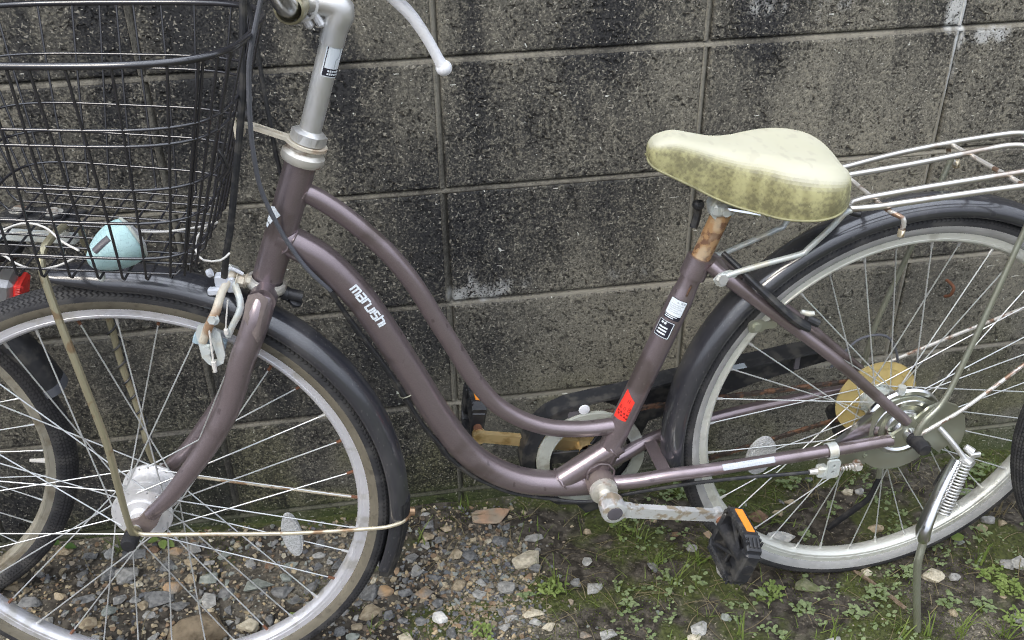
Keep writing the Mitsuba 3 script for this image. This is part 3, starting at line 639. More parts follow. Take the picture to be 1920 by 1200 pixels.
def rock(rng, sx, sy, sz, n=13, rough=True):
    d = rng.normal(size=(n, 3)); d /= np.linalg.norm(d, axis=1, keepdims=True)
    d *= rng.uniform(0.78, 1.05, (n, 1))
    m = trimesh.convex.convex_hull(d)
    if rough:
        m = m.subdivide().subdivide()
        v = m.vertices
        nz = meshkit.fbm(v * 2.2 + rng.uniform(0, 50, 3), 3, seed=4)
        v = v * (1 + 0.20 * (nz - nz.mean()))[:, None]
        m = trimesh.Trimesh(v, m.faces, process=False)
        trimesh.smoothing.filter_laplacian(m, lamb=0.35, iterations=1)
    ext = np.ptp(m.vertices, axis=0)
    return trimesh.Trimesh((m.vertices - m.vertices.mean(0)) / ext * [sx, sy, sz], m.faces, process=False)
def rz(m, a):
    c, s = math.cos(a), math.sin(a)
    return trimesh.Trimesh(m.vertices @ np.array([[c, s, 0], [-s, c, 0], [0, 0, 1]]), m.faces, process=False)
rng = np.random.RandomState(11)
taken = []
for x, y, w, h, k, lab in STONES:
    hz = h * (0.55 if k not in ('slate',) else 0.45)
    dy = min(max(h * 0.95, w * 0.45), w * 1.4)
    if 'flake' in lab or 'flat' in lab: hz *= 0.6
    m = rock(rng, w, dy, max(hz, 0.006), n=12 if k in ('slate', 'greenish', 'lightgrey') else 18)
    z = float(ground_z(np.array([x]), np.array([y]))[0])
    m.vertices += [x, y, z + max(hz, 0.006) * 0.28]
    solo('stone', m, 'm_stone_' + k, lab, 'stone', smooth=28)
    taken.append((x, y, max(w, dy) / 2))
TK = np.array(taken)
def free(x, y, r):
    return np.all(np.hypot(TK[:, 0] - x, TK[:, 1] - y) > TK[:, 2] * 0.85 + r)
kinds = ['slate', 'slate', 'slate', 'grey', 'grey', 'grey', 'greenish', 'tan', 'cream', 'lightgrey']
n = 0
while n < 285:                                             # the middling stones of the gravel
    if n < 245: x, y = rng.uniform(-0.98, -0.32) if n < 200 else rng.uniform(-0.36, -0.13), rng.uniform(-0.56, -0.02)
    else: x, y = rng.uniform(-0.15, 0.85), rng.uniform(-0.60, -0.03)
    w = 0.010 + (0.023 if n < 245 else 0.012) * rng.beta(1.2, 1.7)
    if abs(y + 0.285) < 0.02 or not free(x, y, w / 2): continue
    k = kinds[rng.randint(len(kinds))]
    hz = w * rng.uniform(0.35, 0.6)
    m = rz(rock(rng, w, w * rng.uniform(0.6, 1.0), hz, 11), rng.uniform(0, 6.28))
    m.vertices += [x, y, float(ground_z(np.array([x]), np.array([y]))[0]) + hz * 0.33]
    left = x < -0.13
    solo('small_stone', m, 'm_stone_' + k, 'small angular stone loose in the gravel under the front wheel' if left else 'small stone scattered on the mossy soil between the wheels', 'stone',
         'small stones in the gravel' if left else 'small stones on the soil', smooth=28)
    TK = np.vstack([TK, [x, y, w / 2]]); n += 1

def scatter(name, N, sampler, shapes, size, cols, matname, lab, sink=0.3, flatten=(0.45, 0.8)):
    V, F, Cc, at = [], [], [], 0
    pts = sampler(N)
    zz = ground_z(pts[:, 0], pts[:, 1])
    for (x, y), z in zip(pts, zz):
        s = shapes[rng.randint(len(shapes))]
        w = size() ; a = rng.uniform(0, 6.28); cc, ss = math.cos(a), math.sin(a)
        v = s[0] * [w, w * rng.uniform(0.65, 1.0), w * rng.uniform(*flatten)]
        v = v @ np.array([[cc, ss, 0], [-ss, cc, 0], [0, 0, 1]]) + [x, y, z + w * sink * 0.5]
        V.append(v); F.append(s[1] + at); at += len(v)
        c = np.array(cols[rng.randint(len(cols))]) * rng.uniform(0.75, 1.3)
        Cc.append(np.tile(c, (len(v), 1)))
    scene[name] = mikit.ply(trimesh.Trimesh(np.vstack(V), np.vstack(F), process=False), matname, smooth=False, color=np.clip(np.vstack(Cc), 0, 1))
    labels[name] = {'label': lab, 'category': name.replace('_', ' '), 'kind': 'stuff'}
scene['m_gravel'] = {'type': 'principled', 'base_color': {'type': 'mesh_attribute', 'name': 'vertex_color'}, 'roughness': 0.85, 'specular': 0.3}
pebs = []
for k in range(14):
    m = rock(rng, 1, 1, 1, 10, rough=False); pebs.append((np.array(m.vertices), np.array(m.faces)))
def s_gravel(N):
    out = []
    while len(out) < N:
        q = rng.uniform(size=5)
        if q[0] < 0.78: x, y = -1.15 + 0.85 * q[1] + (0.30 * q[3] if q[4] < 0.25 else 0), -0.64 + 0.63 * q[2]
        else: x, y = rng.normal(-0.19, 0.065), rng.normal(-0.21, 0.085)
        if x > -0.10 and rng.uniform() > 0.25: continue
        if y > -0.004 or y < -0.7: continue
        out.append((x, y))
    return np.array(out)
scatter('gravel', 8000, s_gravel, pebs, lambda: 0.0035 + 0.0115 * rng.beta(1.1, 3.0),
        [(0.12, 0.125, 0.13), (0.10, 0.10, 0.105), (0.17, 0.165, 0.15), (0.20, 0.175, 0.13), (0.30, 0.25, 0.17), (0.35, 0.30, 0.21), (0.24, 0.20, 0.15), (0.20, 0.14, 0.09), (0.20, 0.21, 0.19), (0.15, 0.12, 0.09), (0.33, 0.26, 0.16)],
        'm_gravel', 'mixed grey and tan gravel lying under the front wheel')
def s_grit(N):
    return np.stack([rng.uniform(-1.1, 0.95, N), -0.66 + 0.65 * rng.uniform(size=N)], -1)
scatter('grit', 3000, s_grit, pebs, lambda: 0.002 + 0.005 * rng.beta(1.0, 4.0), [(0.07, 0.06, 0.05), (0.10, 0.09, 0.07), (0.15, 0.12, 0.09), (0.30, 0.27, 0.21), (0.05, 0.045, 0.04), (0.22, 0.19, 0.14)],
        'm_gravel', 'fine crumbs of soil and grit all over the ground')

# ------------------------------------------------------------------ moss, dry litter, weeds, grass
def leafmat(name, a, b, k=60, tr=0.35):
    scene[name] = {'type': 'principledthin', 'base_color': proc(lambda p, n, uv: mix(a, b, noise(p.x * k, p.y * k, p.z * k))), 'roughness': 0.5, 'diff_trans': tr, 'spec_trans': 0.0}
leafmat('m_moss', (0.060, 0.082, 0.014), (0.150, 0.190, 0.032), 200, 0.5)
leafmat('m_leaf_light', (0.14, 0.20, 0.055), (0.24, 0.30, 0.105), 90)
leafmat('m_leaf_pale', (0.14, 0.19, 0.085), (0.25, 0.30, 0.16), 90)
leafmat('m_leaf_dark', (0.06, 0.11, 0.035), (0.09, 0.15, 0.05), 40)
leafmat('m_grass', (0.10, 0.155, 0.035), (0.20, 0.25, 0.075), 30)
leafmat('m_straw', (0.15, 0.125, 0.07), (0.27, 0.23, 0.14), 30)
def value2(x, y, f, seed): return meshkit.fbm(np.stack([x * f, y * f, 0 * x], -1), 3, seed=seed)
def blades(pts, hfun, wfun, lean, seg=1):
    V, F, at = [], [], 0
    zz = ground_z(pts[:, 0], pts[:, 1])
    for (x, y), z in zip(pts, zz):
        h, w, a, l = hfun(), wfun(), rng.uniform(0, 6.28), lean()
        dx, dy = math.cos(a), math.sin(a)
        e = rng.uniform(0, 6.28); ex, ey = math.cos(e) * w, math.sin(e) * w
        b = np.array([x, y, z - 0.001]); tip = b + [dx * l, dy * l, h]
        V += [b - [ex, ey, 0], b + [ex, ey, 0], tip]; F.append((at, at + 1, at + 2)); at += 3
    return trimesh.Trimesh(np.array(V), np.array(F), process=False)
def s_moss(N):
    out = []
    while len(out) < N:
        x = rng.uniform(-1.1, 0.95, 4000); y = -0.62 + 0.615 * rng.uniform(size=4000) ** 0.8
        d = value2(x, y, 11, 31) + 0.05 * np.clip(x / 0.5, -2, 1) + 0.14 * np.clip((y + 0.07) / 0.07, 0, 1)
        d = d + 0.22 * np.minimum(1, sum(np.exp(-((x - a) / c_) ** 2 - ((y - b) / d_) ** 2) for a, b, c_, d_ in MOSS)) - 0.02
        keep = d > 0.575
        out += list(zip(x[keep], y[keep]))
    return np.array(out[:N])
scene['moss'] = mikit.ply(blades(s_moss(26000), lambda: rng.uniform(0.0012, 0.0045), lambda: rng.uniform(0.0007, 0.0015), lambda: rng.uniform(0, 0.003)), 'm_moss')
labels['moss'] = {'label': 'bright green moss in patches on the soil and along the wall foot', 'category': 'moss', 'kind': 'stuff'}

def ribbon(P, w, up=(0, 0, 1)):
    P = np.asarray(P, float); t = np.gradient(P, axis=0)
    s = np.cross(t, up); s /= np.linalg.norm(s, axis=1, keepdims=True) + 1e-9
    w = np.broadcast_to(w, (len(P),))[:, None]
    V = np.stack([P - s * w, P + s * w], 1).reshape(-1, 3)
    F = []
    for k in range(len(P) - 1): F += [(2 * k, 2 * k + 1, 2 * k + 3), (2 * k, 2 * k + 3, 2 * k + 2)]
    return trimesh.Trimesh(V, np.array(F), process=False)
def grass_blade(x, y, h, spread, w):
    z = float(ground_z(np.array([x]), np.array([y]))[0]); a = rng.uniform(0, 6.28)
    l = spread * rng.uniform(0.3, 1.0); t = np.linspace(0, 1, 9)
    bend = rng.uniform(0.9, 2.0)
    P = np.stack([x + math.cos(a) * l * t ** bend, y + math.sin(a) * l * t ** bend * 0.6, z - 0.002 + h * (t - 0.42 * t ** 2.6 * rng.uniform(0, 1.2))], -1)
    P[:, 2] = np.maximum(P[:, 2], z + 0.001 * t)
    return ribbon(P, w * (1 - 0.9 * t) + 0.0002)
for x, y, h, n, sp, lab in TUFTS:
    h = h * 0.9
    ms = [grass_blade(x + rng.normal(0, 0.006), y + rng.normal(0, 0.006), h * rng.uniform(0.5, 1.05), sp * rng.uniform(0.3, 1), rng.uniform(0.0009, 0.0017)) for _ in range(n + 2)]
    solo('grass_tuft', ms, 'm_straw' if ('yellow' in lab or 'dry' in lab) else 'm_grass', lab, 'grass', smooth=True)
lit = []
for _ in range(520):
    x = rng.uniform(-0.35, 0.95) if rng.uniform() < 0.85 else rng.uniform(-1.0, -0.3); y = rng.uniform(-0.60, -0.015)
    z = float(ground_z(np.array([x]), np.array([y]))[0]); a = rng.uniform(0, 6.28); L = rng.uniform(0.02, 0.085); t = np.linspace(-0.5, 0.5, 7)
    k = rng.uniform(-1, 1) * 0.35
    P = np.stack([x + math.cos(a) * L * t - math.sin(a) * L * k * t * t, y + math.sin(a) * L * t + math.cos(a) * L * k * t * t, z + 0.002 + rng.uniform(0.001, 0.010) * (1 - 4 * t * t) + 0 * t], -1)
    lit.append(ribbon(P, rng.uniform(0.0003, 0.0007)))
scene['dry_grass_litter'] = mikit.ply(tm(lit), 'm_straw', smooth=True)
labels['dry_grass_litter'] = {'label': 'thin dry grass stems and roots lying loose on the soil', 'category': 'dry grass', 'kind': 'stuff'}
low = []
for _ in range(1300):                                       # seedlings too small to pick apart
    x = rng.uniform(0.0, 0.95); y = rng.uniform(-0.60, -0.012)
    if value2(np.array([x]), np.array([y]), 7, 77)[0] < 0.53: continue
    z = float(ground_z(np.array([x]), np.array([y]))[0])
    for q in range(rng.randint(2, 6)):
        a = rng.uniform(0, 6.28); r = rng.uniform(0.002, 0.007); L = rng.uniform(0.0018, 0.0042)
        o = np.array([x + math.cos(a) * r, y + math.sin(a) * r, z + rng.uniform(0.003, 0.012)])
        th = np.arange(6) * PI / 3
        V = np.stack([o[0] + L * np.cos(th), o[1] + L * 0.8 * np.sin(th), o[2] + 0.4 * L * np.cos(th + a)], -1)
        low.append(trimesh.Trimesh(V, [(0, k, k + 1) for k in range(1, 5)], process=False))
scene['seedlings'] = mikit.ply(tm(low), 'm_leaf_pale', smooth=False)
labels['seedlings'] = {'label': 'tiny pale seedlings spread over the mossy soil', 'category': 'ground cover', 'kind': 'stuff'}

thin = []
for _ in range(1100):                                      # sparse young grass, one blade here and there
    x = rng.uniform(-0.12, 0.95); y = rng.uniform(-0.60, -0.012)
    if value2(np.array([x]), np.array([y]), 6, 55)[0] < 0.52: continue
    thin.append(grass_blade(x, y, rng.uniform(0.008, 0.035), rng.uniform(0.006, 0.035), rng.uniform(0.0005, 0.0010)))
scene['thin_grass'] = mikit.ply(tm(thin), 'm_grass', smooth=True)
labels['thin_grass'] = {'label': 'sparse fine green grass blades over the mossy soil', 'category': 'grass', 'kind': 'stuff'}

def leaflet(o, d, L, W, droop=0.3):
    d = np.asarray(d, float); d /= np.linalg.norm(d)
    s = np.cross(d, [0, 0, 1.0]); s /= np.linalg.norm(s) + 1e-9
    up = np.cross(s, d)
    t = np.array([0, .18, .45, .75, 1.0]); w = W * np.array([0.05, .75, 1.0, .7, 0.05])
    V = []
    for k in range(5):
        c = o + d * L * t[k] - np.array([0, 0, droop * L * t[k] ** 2])
        V += [c - s * w[k] + up * w[k] * 0.25, c, c + s * w[k] + up * w[k] * 0.25]
    F = []
    for k in range(4):
        for j in (0, 1):
            a = 3 * k + j; F += [(a, a + 1, a + 4), (a, a + 4, a + 3)]
    return trimesh.Trimesh(np.array(V), np.array(F), process=False)
for x, y, w, n, kind, lab in WEEDS:
    z = float(ground_z(np.array([x]), np.array([y]))[0])
    key = thing('weed', lab, 'weed')
    M = {'light': 'm_leaf_light', 'pale': 'm_leaf_pale', 'dark': 'm_leaf_dark', 'round': 'm_leaf_light', 'leaf': 'm_leaf_light', 'blade': 'm_grass'}[kind]
    if kind == 'blade':
        t = np.linspace(0, 1, 10)
        obj(key, 'leaf', ribbon(np.stack([x - 0.020 + 0.045 * t, y + 0.01 * t, z + 0.042 * t - 0.012 * t ** 3], -1), 0.0045 * np.sin(PI * (0.08 + 0.92 * t)) + 0.0004), M, smooth=True); continue
    stems, lv = [], []
    tall = kind == 'light' and 'tall' in lab
    for q in range(n):
        a = q * 2.4 + rng.uniform(-0.4, 0.4); f = (q + 0.5) / n
        if kind in ('round', 'dark', 'leaf'):
            top = np.array([x + 0.006 * math.cos(a), y - 0.004 + 0.004 * math.sin(a), z + 0.016 + 0.004 * q])
        else:
            R = w * 0.42 * math.sqrt(f) * rng.uniform(0.75, 1.15)
            top = np.array([x + R * math.cos(a), y + R * 0.8 * math.sin(a), z + (0.032 * (1 - f) + 0.008 if tall else rng.uniform(0.005, 0.019) + 0.009 * (1 - f))])
        base = np.array([x, y, z])
        mid = (base + top) / 2 + [0, 0, 0.004]
        stems.append(ribbon(spline([base, mid, top], 3), 0.0005, up=(0.3, -1, 0.2)))
        if kind == 'round': lv.append(leaflet(top - [0.012, 0, 0.0], (1, 0.15, 0.25), 0.024, 0.0115, 0.15))
        elif kind in ('dark', 'leaf'): lv.append(leaflet(top - [0, 0, 0.004], (math.cos(a), math.sin(a) - 0.5, 0.1), 0.020, 0.0075, 0.3))
        elif kind == 'light':
            for g in range(3): lv.append(leaflet(top + rng.normal(0, 0.0015, 3), (math.cos(a + g * 2.1 - 2.1), math.sin(a + g * 2.1 - 2.1), rng.uniform(0.0, 0.6)), rng.uniform(0.0055, 0.0105), rng.uniform(0.0020, 0.0034), 0.3))
        else:
            for g in range(3): lv.append(leaflet(top, (math.cos(a + g * 2.1), math.sin(a + g * 2.1), 0.2), rng.uniform(0.0045, 0.0075), rng.uniform(0.0022, 0.0034), 0.2))
    obj(key, 'stem', stems, 'm_grass', smooth=True)
    obj(key, 'leaf', lv, M, smooth=True)
# a twig under the rear tyre, a hook in the wall
tw = tube([(0.432, -0.285, -0.024), (0.452, -0.33, -0.020), (0.475, -0.385, -0.019)], [0.0028, 0.0035, 0.003], n=7, step=0.006)
tw.vertices += 0.0006 * np.random.RandomState(3).normal(size=tw.vertices.shape)
mat('m_twig', speck((0.10, 0.07, 0.045), (0.20, 0.155, 0.11), 120), 0.9, two=False)
solo('twig', tw, 'm_twig', 'brown twig lying on the soil under the rear tyre', 'twig')
hk = tube([(0.683, 0.02, 0.352), (0.683, -0.012, 0.353), (0.684, -0.022, 0.348), (0.682, -0.020, 0.334), (0.679, -0.010, 0.326)], 0.0028, n=8, step=0.003)
solo('rusty_hook', hk, 'm_nipple_rust', 'small rusty hook sticking out of the wall behind the rear wheel', 'hook')
# ------------------------------------------------------------------ the mauve bicycle
RB = Frame((0.43436483, -0.27330313, 0.3029596), axes(0.0196, 0.0117))       # from the rear wheel's centre
FB = Frame((-0.6505057, -0.2925625, 0.30608762), axes(-0.0831, 0.0594))      # from the front wheel's centre, steered a little towards the wall
BIKE = thing('city_bicycle', 'mauve step-through city bicycle with a black wire basket and a mouldy yellow saddle', 'bicycle')
def bp(name, mesh, m, fr=RB, smooth=35, label=None, parent=BIKE, **kw):
    return obj(parent, name, fr(mesh), m, smooth=smooth, label=label, **kw)

def each(name, meshes, m, fr=RB, **kw):
    for q in meshes: bp(name, q, m, fr, **kw)

# --- frame tubes
HT0, HT1 = np.array([-882.0, 0, 314]), np.array([-815.0, 0, 478])
head = bp('head_tube', tube([HT0, HT1], 18.6, 28), 'm_paint')
DOWN = [(-858, 0, 383), (-842, 0, 372), (-809, 0, 344), (-777, 0, 300), (-752, 0, 253), (-711, 0, 160), (-686, 0, 100), (-654, 0, 36), (-620, 0, -8), (-571, 0, -43), (-516, 0, -60), (-455, 0, -67)]
down = bp('down_tube', tube(DOWN, 19.3, 28), 'm_paint')
TOP = [(-836, 0, 441), (-817, 0, 433), (-795, 0, 417), (-767, 0, 390), (-736, 0, 354), (-714, 0, 322), (-696, 0, 289), (-676, 0, 244), (-653, 0, 194), (-639, 0, 162), (-619, 0, 124), (-597, 0, 93), (-563, 0, 64), (-522, 0, 44), (-470, 0, 34), (-416, 0, 34)]
bp('top_tube', tube(TOP, 12.0, 22), 'm_paint')
def seat_at(z): return np.array([-452 + (z + 52) * 0.3795, 0, z])
seat = bp('seat_tube', tube([seat_at(z) for z in (-50, 60, 150, 222, 238, 250, 262, 290)], [16.8, 16.8, 16.8, 16.8, 16.4, 15.0, 14.3, 14.3], 26), 'm_paint')
bp('brace_tube', tube([(-512, 0, -58), (-421, 0, 2)], 17.2, 24), 'm_paint')
bb = bp('bottom_bracket', revolve([(-36, 0), (-36, 19.5), (-35, 21), (35, 21), (36, 19.5), (36, 0)], (-452, 0, -53), (0, 1, 0), 32), 'm_paint_dull')
bp('bearing_cup', revolve([(34, 20.5), (38, 21), (40, 20), (44, 20), (45, 16), (46, 9), (60, 9)], (-452, 0, -53), (0, -1, 0), 28), 'm_headset', parent=bb)
wl = []
def weld(c, axis, r, n=26, t=1.7):
    th = np.linspace(0, 2 * PI, n); axis = np.asarray(axis, float) / np.linalg.norm(axis)
    a = np.cross(axis, (0, 1.0, 0) if abs(axis[1]) < 0.9 else (1.0, 0, 0)); a /= np.linalg.norm(a); b = np.cross(axis, a)
    rs_ = np.random.RandomState(int(abs(c[0])))
    P = np.asarray(c) + r * (np.cos(th)[:, None] * a + np.sin(th)[:, None] * b) + rs_.normal(0, 0.5, (n, 3)); P[-1] = P[0]
    return tube(P, t, 6, cap=False, step=3)
each('weld_bead', [weld((-418, 0, 34), (1, 0, 0), 12.6), weld((-819, 0, 434), (0.8, 0, -0.55), 12.5), weld((-845, 0, 374), (0.75, 0, -0.65), 19.5), weld((-431, 0, -5), (0.83, 0, 0.55), 17.6), weld((-505, 0, -54), (0.83, 0, 0.55), 18), weld((-452, -20, -38), (0, 1, 0), 20)], 'm_paint')
NS = [(-438, -21, -56), (-400, -32, -48), (-357, -43, -36), (-290, -54, -26), (-207, -61, -17), (-110, -65, -10), (-26, -66.5, -4.5)]
cs = bp('chain_stay', tube(NS, [11, 10.8, 10.2, 9.6, 9.2, 9.0, 8.8], 20), 'm_paint')
bp('chain_stay', tube([(x, -y, z) for x, y, z in NS], [11, 10.8, 10.2, 9.6, 9.2, 9.0, 8.8], 20), 'm_paint')
bp('bridge_plate', [rbox((-361, 0, -33), (17, 78, 3.5), ax=[(1, 0, 0.15), (0, 1, 0), (-0.15, 0, 1)], b=1), tube([(-369, -38, -33), (-369, 36, -33)], 1.8, 6), tube([(-353, -38, -31), (-353, 36, -31)], 1.8, 6)], 'm_paint')
SS = [(-312, -17, 290), (-296, -27, 277), (-270, -33, 256), (-242, -38, 233), (-190, -47, 191), (-135, -55, 145), (-70, -61, 84), (-8, -66, 26)]
bp('seat_stay', tube(SS, [9.5, 9.5, 9.2, 8.6, 8.0, 8.0, 8.0, 8.2], 18), 'm_paint')
bp('seat_stay', tube([(x, -y, z) for x, y, z in SS], [9.5, 9.5, 9.2, 8.6, 8.0, 8.0, 8.0, 8.2], 18), 'm_paint')
for s in (-1, 1):
    pl = Polygon([(-26, 4), (-28, -14), (-10, -16), (14, -12), (18, 2), (10, 14), (-2, 34), (-14, 32), (-12, 14)]).buffer(2).difference(Point(0, 0).buffer(5.2))
    bp('dropout', [xz(pl, 5, s * 66), rbox((-27, s * 66, -5), (5, 13, 20), b=1)], 'm_zinc')
# --- seat lug, post
ax_s = np.array([0.355, 0, 0.935])
lug = bp('seat_lug', [revolve([(-14, 15), (-14, 18), (14, 18), (14.5, 16.5), (14.5, 13)], seat_at(281), ax_s, 28), hullpts([p for s in (-14, 14) for p in [(-314, s, 292), (-306, s, 268), (-288, s * 1.1, 266), (-284, s * 1.1, 279)]])], 'm_paint')
bp('slot', tube([seat_at(262) + (-3, -15.2, 0), seat_at(246) + (-3, -15.8, 0)], 1.3, 6), 'm_rust_dark', parent=lug)
post = bp('seat_post', tube([seat_at(270), seat_at(364)], 12.8, 24), 'm_rust', label='rust covered seat post')
bp('clamp', [revolve([(-9, 0), (-9, 17), (9, 17), (9, 0)], (-300, 0, 366), (0, 1, 0), 20), rbox((-299, -2, 366), (30, 30, 18), b=4), tube([(-300, -24, 366), (-300, 24, 366)], 5.5, 10)], 'm_zinc_light', parent=post)
bp('release_lever', [tube([(-327, 18, 330), (-322, 20, 350), (-324, 20, 362)], 5.5, 10), revolve([(-6, 0), (-5, 6), (3, 7.5), (7, 5), (8, 0)], (-325, 14, 364), (0.2, -1, 0.2), 14)], 'm_black', parent=post)
# --- saddle
ST = [(-406, 7, 446, 437), (-403, 16, 453, 432), (-394, 23, 461, 427), (-372, 29, 465.5, 418), (-345, 33, 460.5, 406), (-318, 39, 455, 394), (-290, 53, 453, 387), (-264, 68, 454, 384.5), (-240, 84, 453, 383.5), (-216, 93, 451, 384), (-194, 95, 448, 385), (-175, 91, 443.5, 387.5), (-160, 80, 437, 390), (-149, 63, 429, 393), (-141, 40, 420, 397), (-138, 12, 411, 401)]
def saddle():
    ST_ = spline(np.array(ST, float), 4); n = 36; V = []
    for x, w, zt, zb in ST_:
        for k in range(n):
            a = PI * k / (n - 1)
            c, s_ = math.cos(a), math.sin(a)
            u = np.sign(c) * abs(c) ** 0.52; h = abs(s_) ** 0.54
            hump = 1 - 0.10 * math.exp(-(c / 0.28) ** 2) * np.clip((x + 300) / 80, 0, 1)
            V.append((x, -w * u * (1 - 0.05 * (1 - h)), zb + (zt - zb) * h * hump))
        V.append((x, w * 0.9, zb - 1.5)); V.append((x, -w * 0.9, zb - 1.5))
    m = n + 2; V = np.array(V); L = len(ST_)
    i, j = np.meshgrid(np.arange(L - 1), np.arange(m), indexing='ij')
    q = np.stack([i * m + j, (i + 1) * m + j, (i + 1) * m + (j + 1) % m, i * m + (j + 1) % m], -1).reshape(-1, 4)
    f = np.vstack([q[:, [0, 1, 2]], q[:, [0, 2, 3]], [[0, k, k + 1] for k in range(1, m - 1)], [[(L - 1) * m, (L - 1) * m + k + 1, (L - 1) * m + k] for k in range(1, m - 1)]])
    a_, dx, dy = math.radians(9), (V[:, 0] + 300) * 0.935, V[:, 1].copy()       # the saddle sits turned a little on its post
    V[:, 0], V[:, 1] = -300 + dx * math.cos(a_) + dy * math.sin(a_), dy * math.cos(a_) - dx * math.sin(a_)
    return trimesh.Trimesh(V, f, process=False)
sad = bp('saddle', saddle(), 'm_saddle', smooth=60, label='pale yellow saddle stained with green and black mould on its side')
def saddle_edge():
    S = spline(np.array(ST, float), 4); a_ = math.radians(9)
    P = np.vstack([np.stack([S[:, 0], -S[:, 1] * 0.955, S[:, 3] - 0.5], -1), np.stack([S[:, 0], S[:, 1] * 0.955, S[:, 3] - 0.5], -1)[::-1]])
    dx, dy = (P[:, 0] + 300) * 0.935, P[:, 1].copy()
    P[:, 0], P[:, 1] = -300 + dx * math.cos(a_) + dy * math.sin(a_), dy * math.cos(a_) - dx * math.sin(a_)
    return tube(P, 1.5, 8, smooth=False)
mat('m_saddle_edge', dirty((0.27, 0.26, 0.14), (0.09, 0.085, 0.05), 0.8, 60), 0.6)
bp('edge', saddle_edge(), 'm_saddle_edge', smooth=True, parent=sad)
def coil(o, d, R, r, turns, L, n=14):
    d = np.asarray(d, float) / np.linalg.norm(d); a = np.cross(d, (0, 0, 1.0) if abs(d[2]) < 0.9 else (1.0, 0, 0)); a /= np.linalg.norm(a); b = np.cross(d, a)
    t = np.linspace(0, turns, int(turns * n) + 1)
    P = np.asarray(o, float) + d * (L * t / turns)[:, None] + R * (np.cos(2 * PI * t)[:, None] * a + np.sin(2 * PI * t)[:, None] * b)
    return tube(P, r, 7, smooth=False)
for s in (-1, 1):
    each('spring', [coil((-262, s * 45, 374), (0.35, 0, 0.2), 12, 2.2, 2.5, 20), tube([(-298, s * 20, 370), (-262, s * 40, 368)], 3.5, 8)], 'm_chrome', parent=sad)
each('rail_cap', [rbox((-226, s * 58, 383), (34, 24, 9), b=4) for s in (-1, 1)], 'm_white_plastic', parent=sad)

# --- wheels
def rim_prof(): return [(-12, 302), (-12.3, 300.5), (-11.6, 298), (-11.8, 293.5), (-11.2, 293), (-11.2, 292.2), (-11.6, 291.8), (-11.2, 289), (-9.0, 286.6), (-5, 284.6), (0, 284), (5, 284.6), (9.0, 286.6), (11.2, 289), (11.6, 291.8), (11.8, 293.5), (11.6, 298), (12.3, 300.5), (12, 302), (10, 302), (8, 297), (-8, 297), (-10, 302)]
TY = [(-11.8, 300.5), (-13.4, 302), (-15.5, 305.5), (-16.9, 309.5), (-17.5, 313.6), (-17.5, 316), (-17.0, 319), (-16.2, 321.8), (-14.6, 324.8), (-12.6, 327), (-10, 328.7), (-6.8, 329.8), (-3.4, 330.5), (0, 330.8)]
def wheel(parent, fr, phase, rimm, skinm, hub_r_near, hub_r_far, rust, off=0.0, half=(30, 30), only=None, skin_to=4):
    w = numbered(f'{parent}__{"front_wheel" if fr is FB else "rear_wheel"}')
    p = ring_sweep(rim_prof(), n=200)
    obj(w, 'rim', fr(p[0]), rimm, smooth=28)
    tp = TY[skin_to:] + [(-y, r) for y, r in TY[skin_to:-1][::-1]]
    m, uv = ring_sweep(tp, n=260, closed=False)
    obj(w, 'tyre', fr(m), 'm_tyre', smooth=True, uv=uv)
    for s in (1, -1):
        m, uv = ring_sweep([(s * y, r + 0.15) for y, r in TY[:skin_to + 1]], n=200, closed=False)
        obj(w, 'sidewall', fr(m), skinm, smooth=True)
    for side in (0, 1):
        y0 = -half[0] if side == 0 else half[1]; hr = hub_r_near if side == 0 else hub_r_far
        for k in range(18):
            ra = phase + k * 20 + side * 10; d = 60 if k % 2 == 0 else -60
            ha = ra - d
            out = 1 if (k % 2 == 0) else -1
            a = np.array([hr * math.cos(math.radians(ha)), y0 + out * 2.0, hr * math.sin(math.radians(ha))])
            b = np.array([285 * math.cos(math.radians(ra)), (-3 if side == 0 else 3), 285 * math.sin(math.radians(ra))])
            u = (b - a) / np.linalg.norm(b - a)
            obj(w, 'spoke', fr(tube([a - u * 2, b], 1.05, 6)), 'm_spoke', smooth=True)
            red = (k * 7 + side * 3) % 10 < rust
            obj(w, 'nipple', fr(tube([b - u * 10, b + u * 3], [2.0, 2.3], 8)), 'm_nipple_rust' if red else 'm_alu', smooth=40, label='rusty spoke nipple' if red else None)
    return w
FW = wheel(BIKE, FB, 6.2, 'm_rim', 'm_skin_brown', 36, 36, 5, half=(26, 28))
RW = wheel(BIKE, RB, 7.5, 'm_rim_rear', 'm_skin_grey', 30, 27, 0, half=(24, 28))
def holes(R, r, n): return [Point(R * math.cos(2 * PI * k / n + 0.15), R * math.sin(2 * PI * k / n + 0.15)).buffer(r, quad_segs=4) for k in range(n)]
fl = Point(0, 0).buffer(40, quad_segs=16).difference(unary_union(holes(35.5, 1.5, 18)))
obj(FW, 'hub', FB([xz(fl, 3, -26), xz(fl, 3, 28), revolve([(-25, 27), (-22, 31), (-4, 32.5), (0, 31), (4, 32.5), (24, 31), (27, 27)], (0, 0, 0), (0, 1, 0), 36), revolve([(-28, 0), (-28, 24), (-31, 23), (-33, 14), (-40, 12), (-42, 6), (-88, 5)][::-1], (0, 0, 0), (0, 1, 0), 28), revolve([(28, 24), (31, 23), (33, 14), (40, 12), (44, 6), (80, 5)], (0, 0, 0), (0, 1, 0), 28)]), 'm_alu_cast', smooth=30)
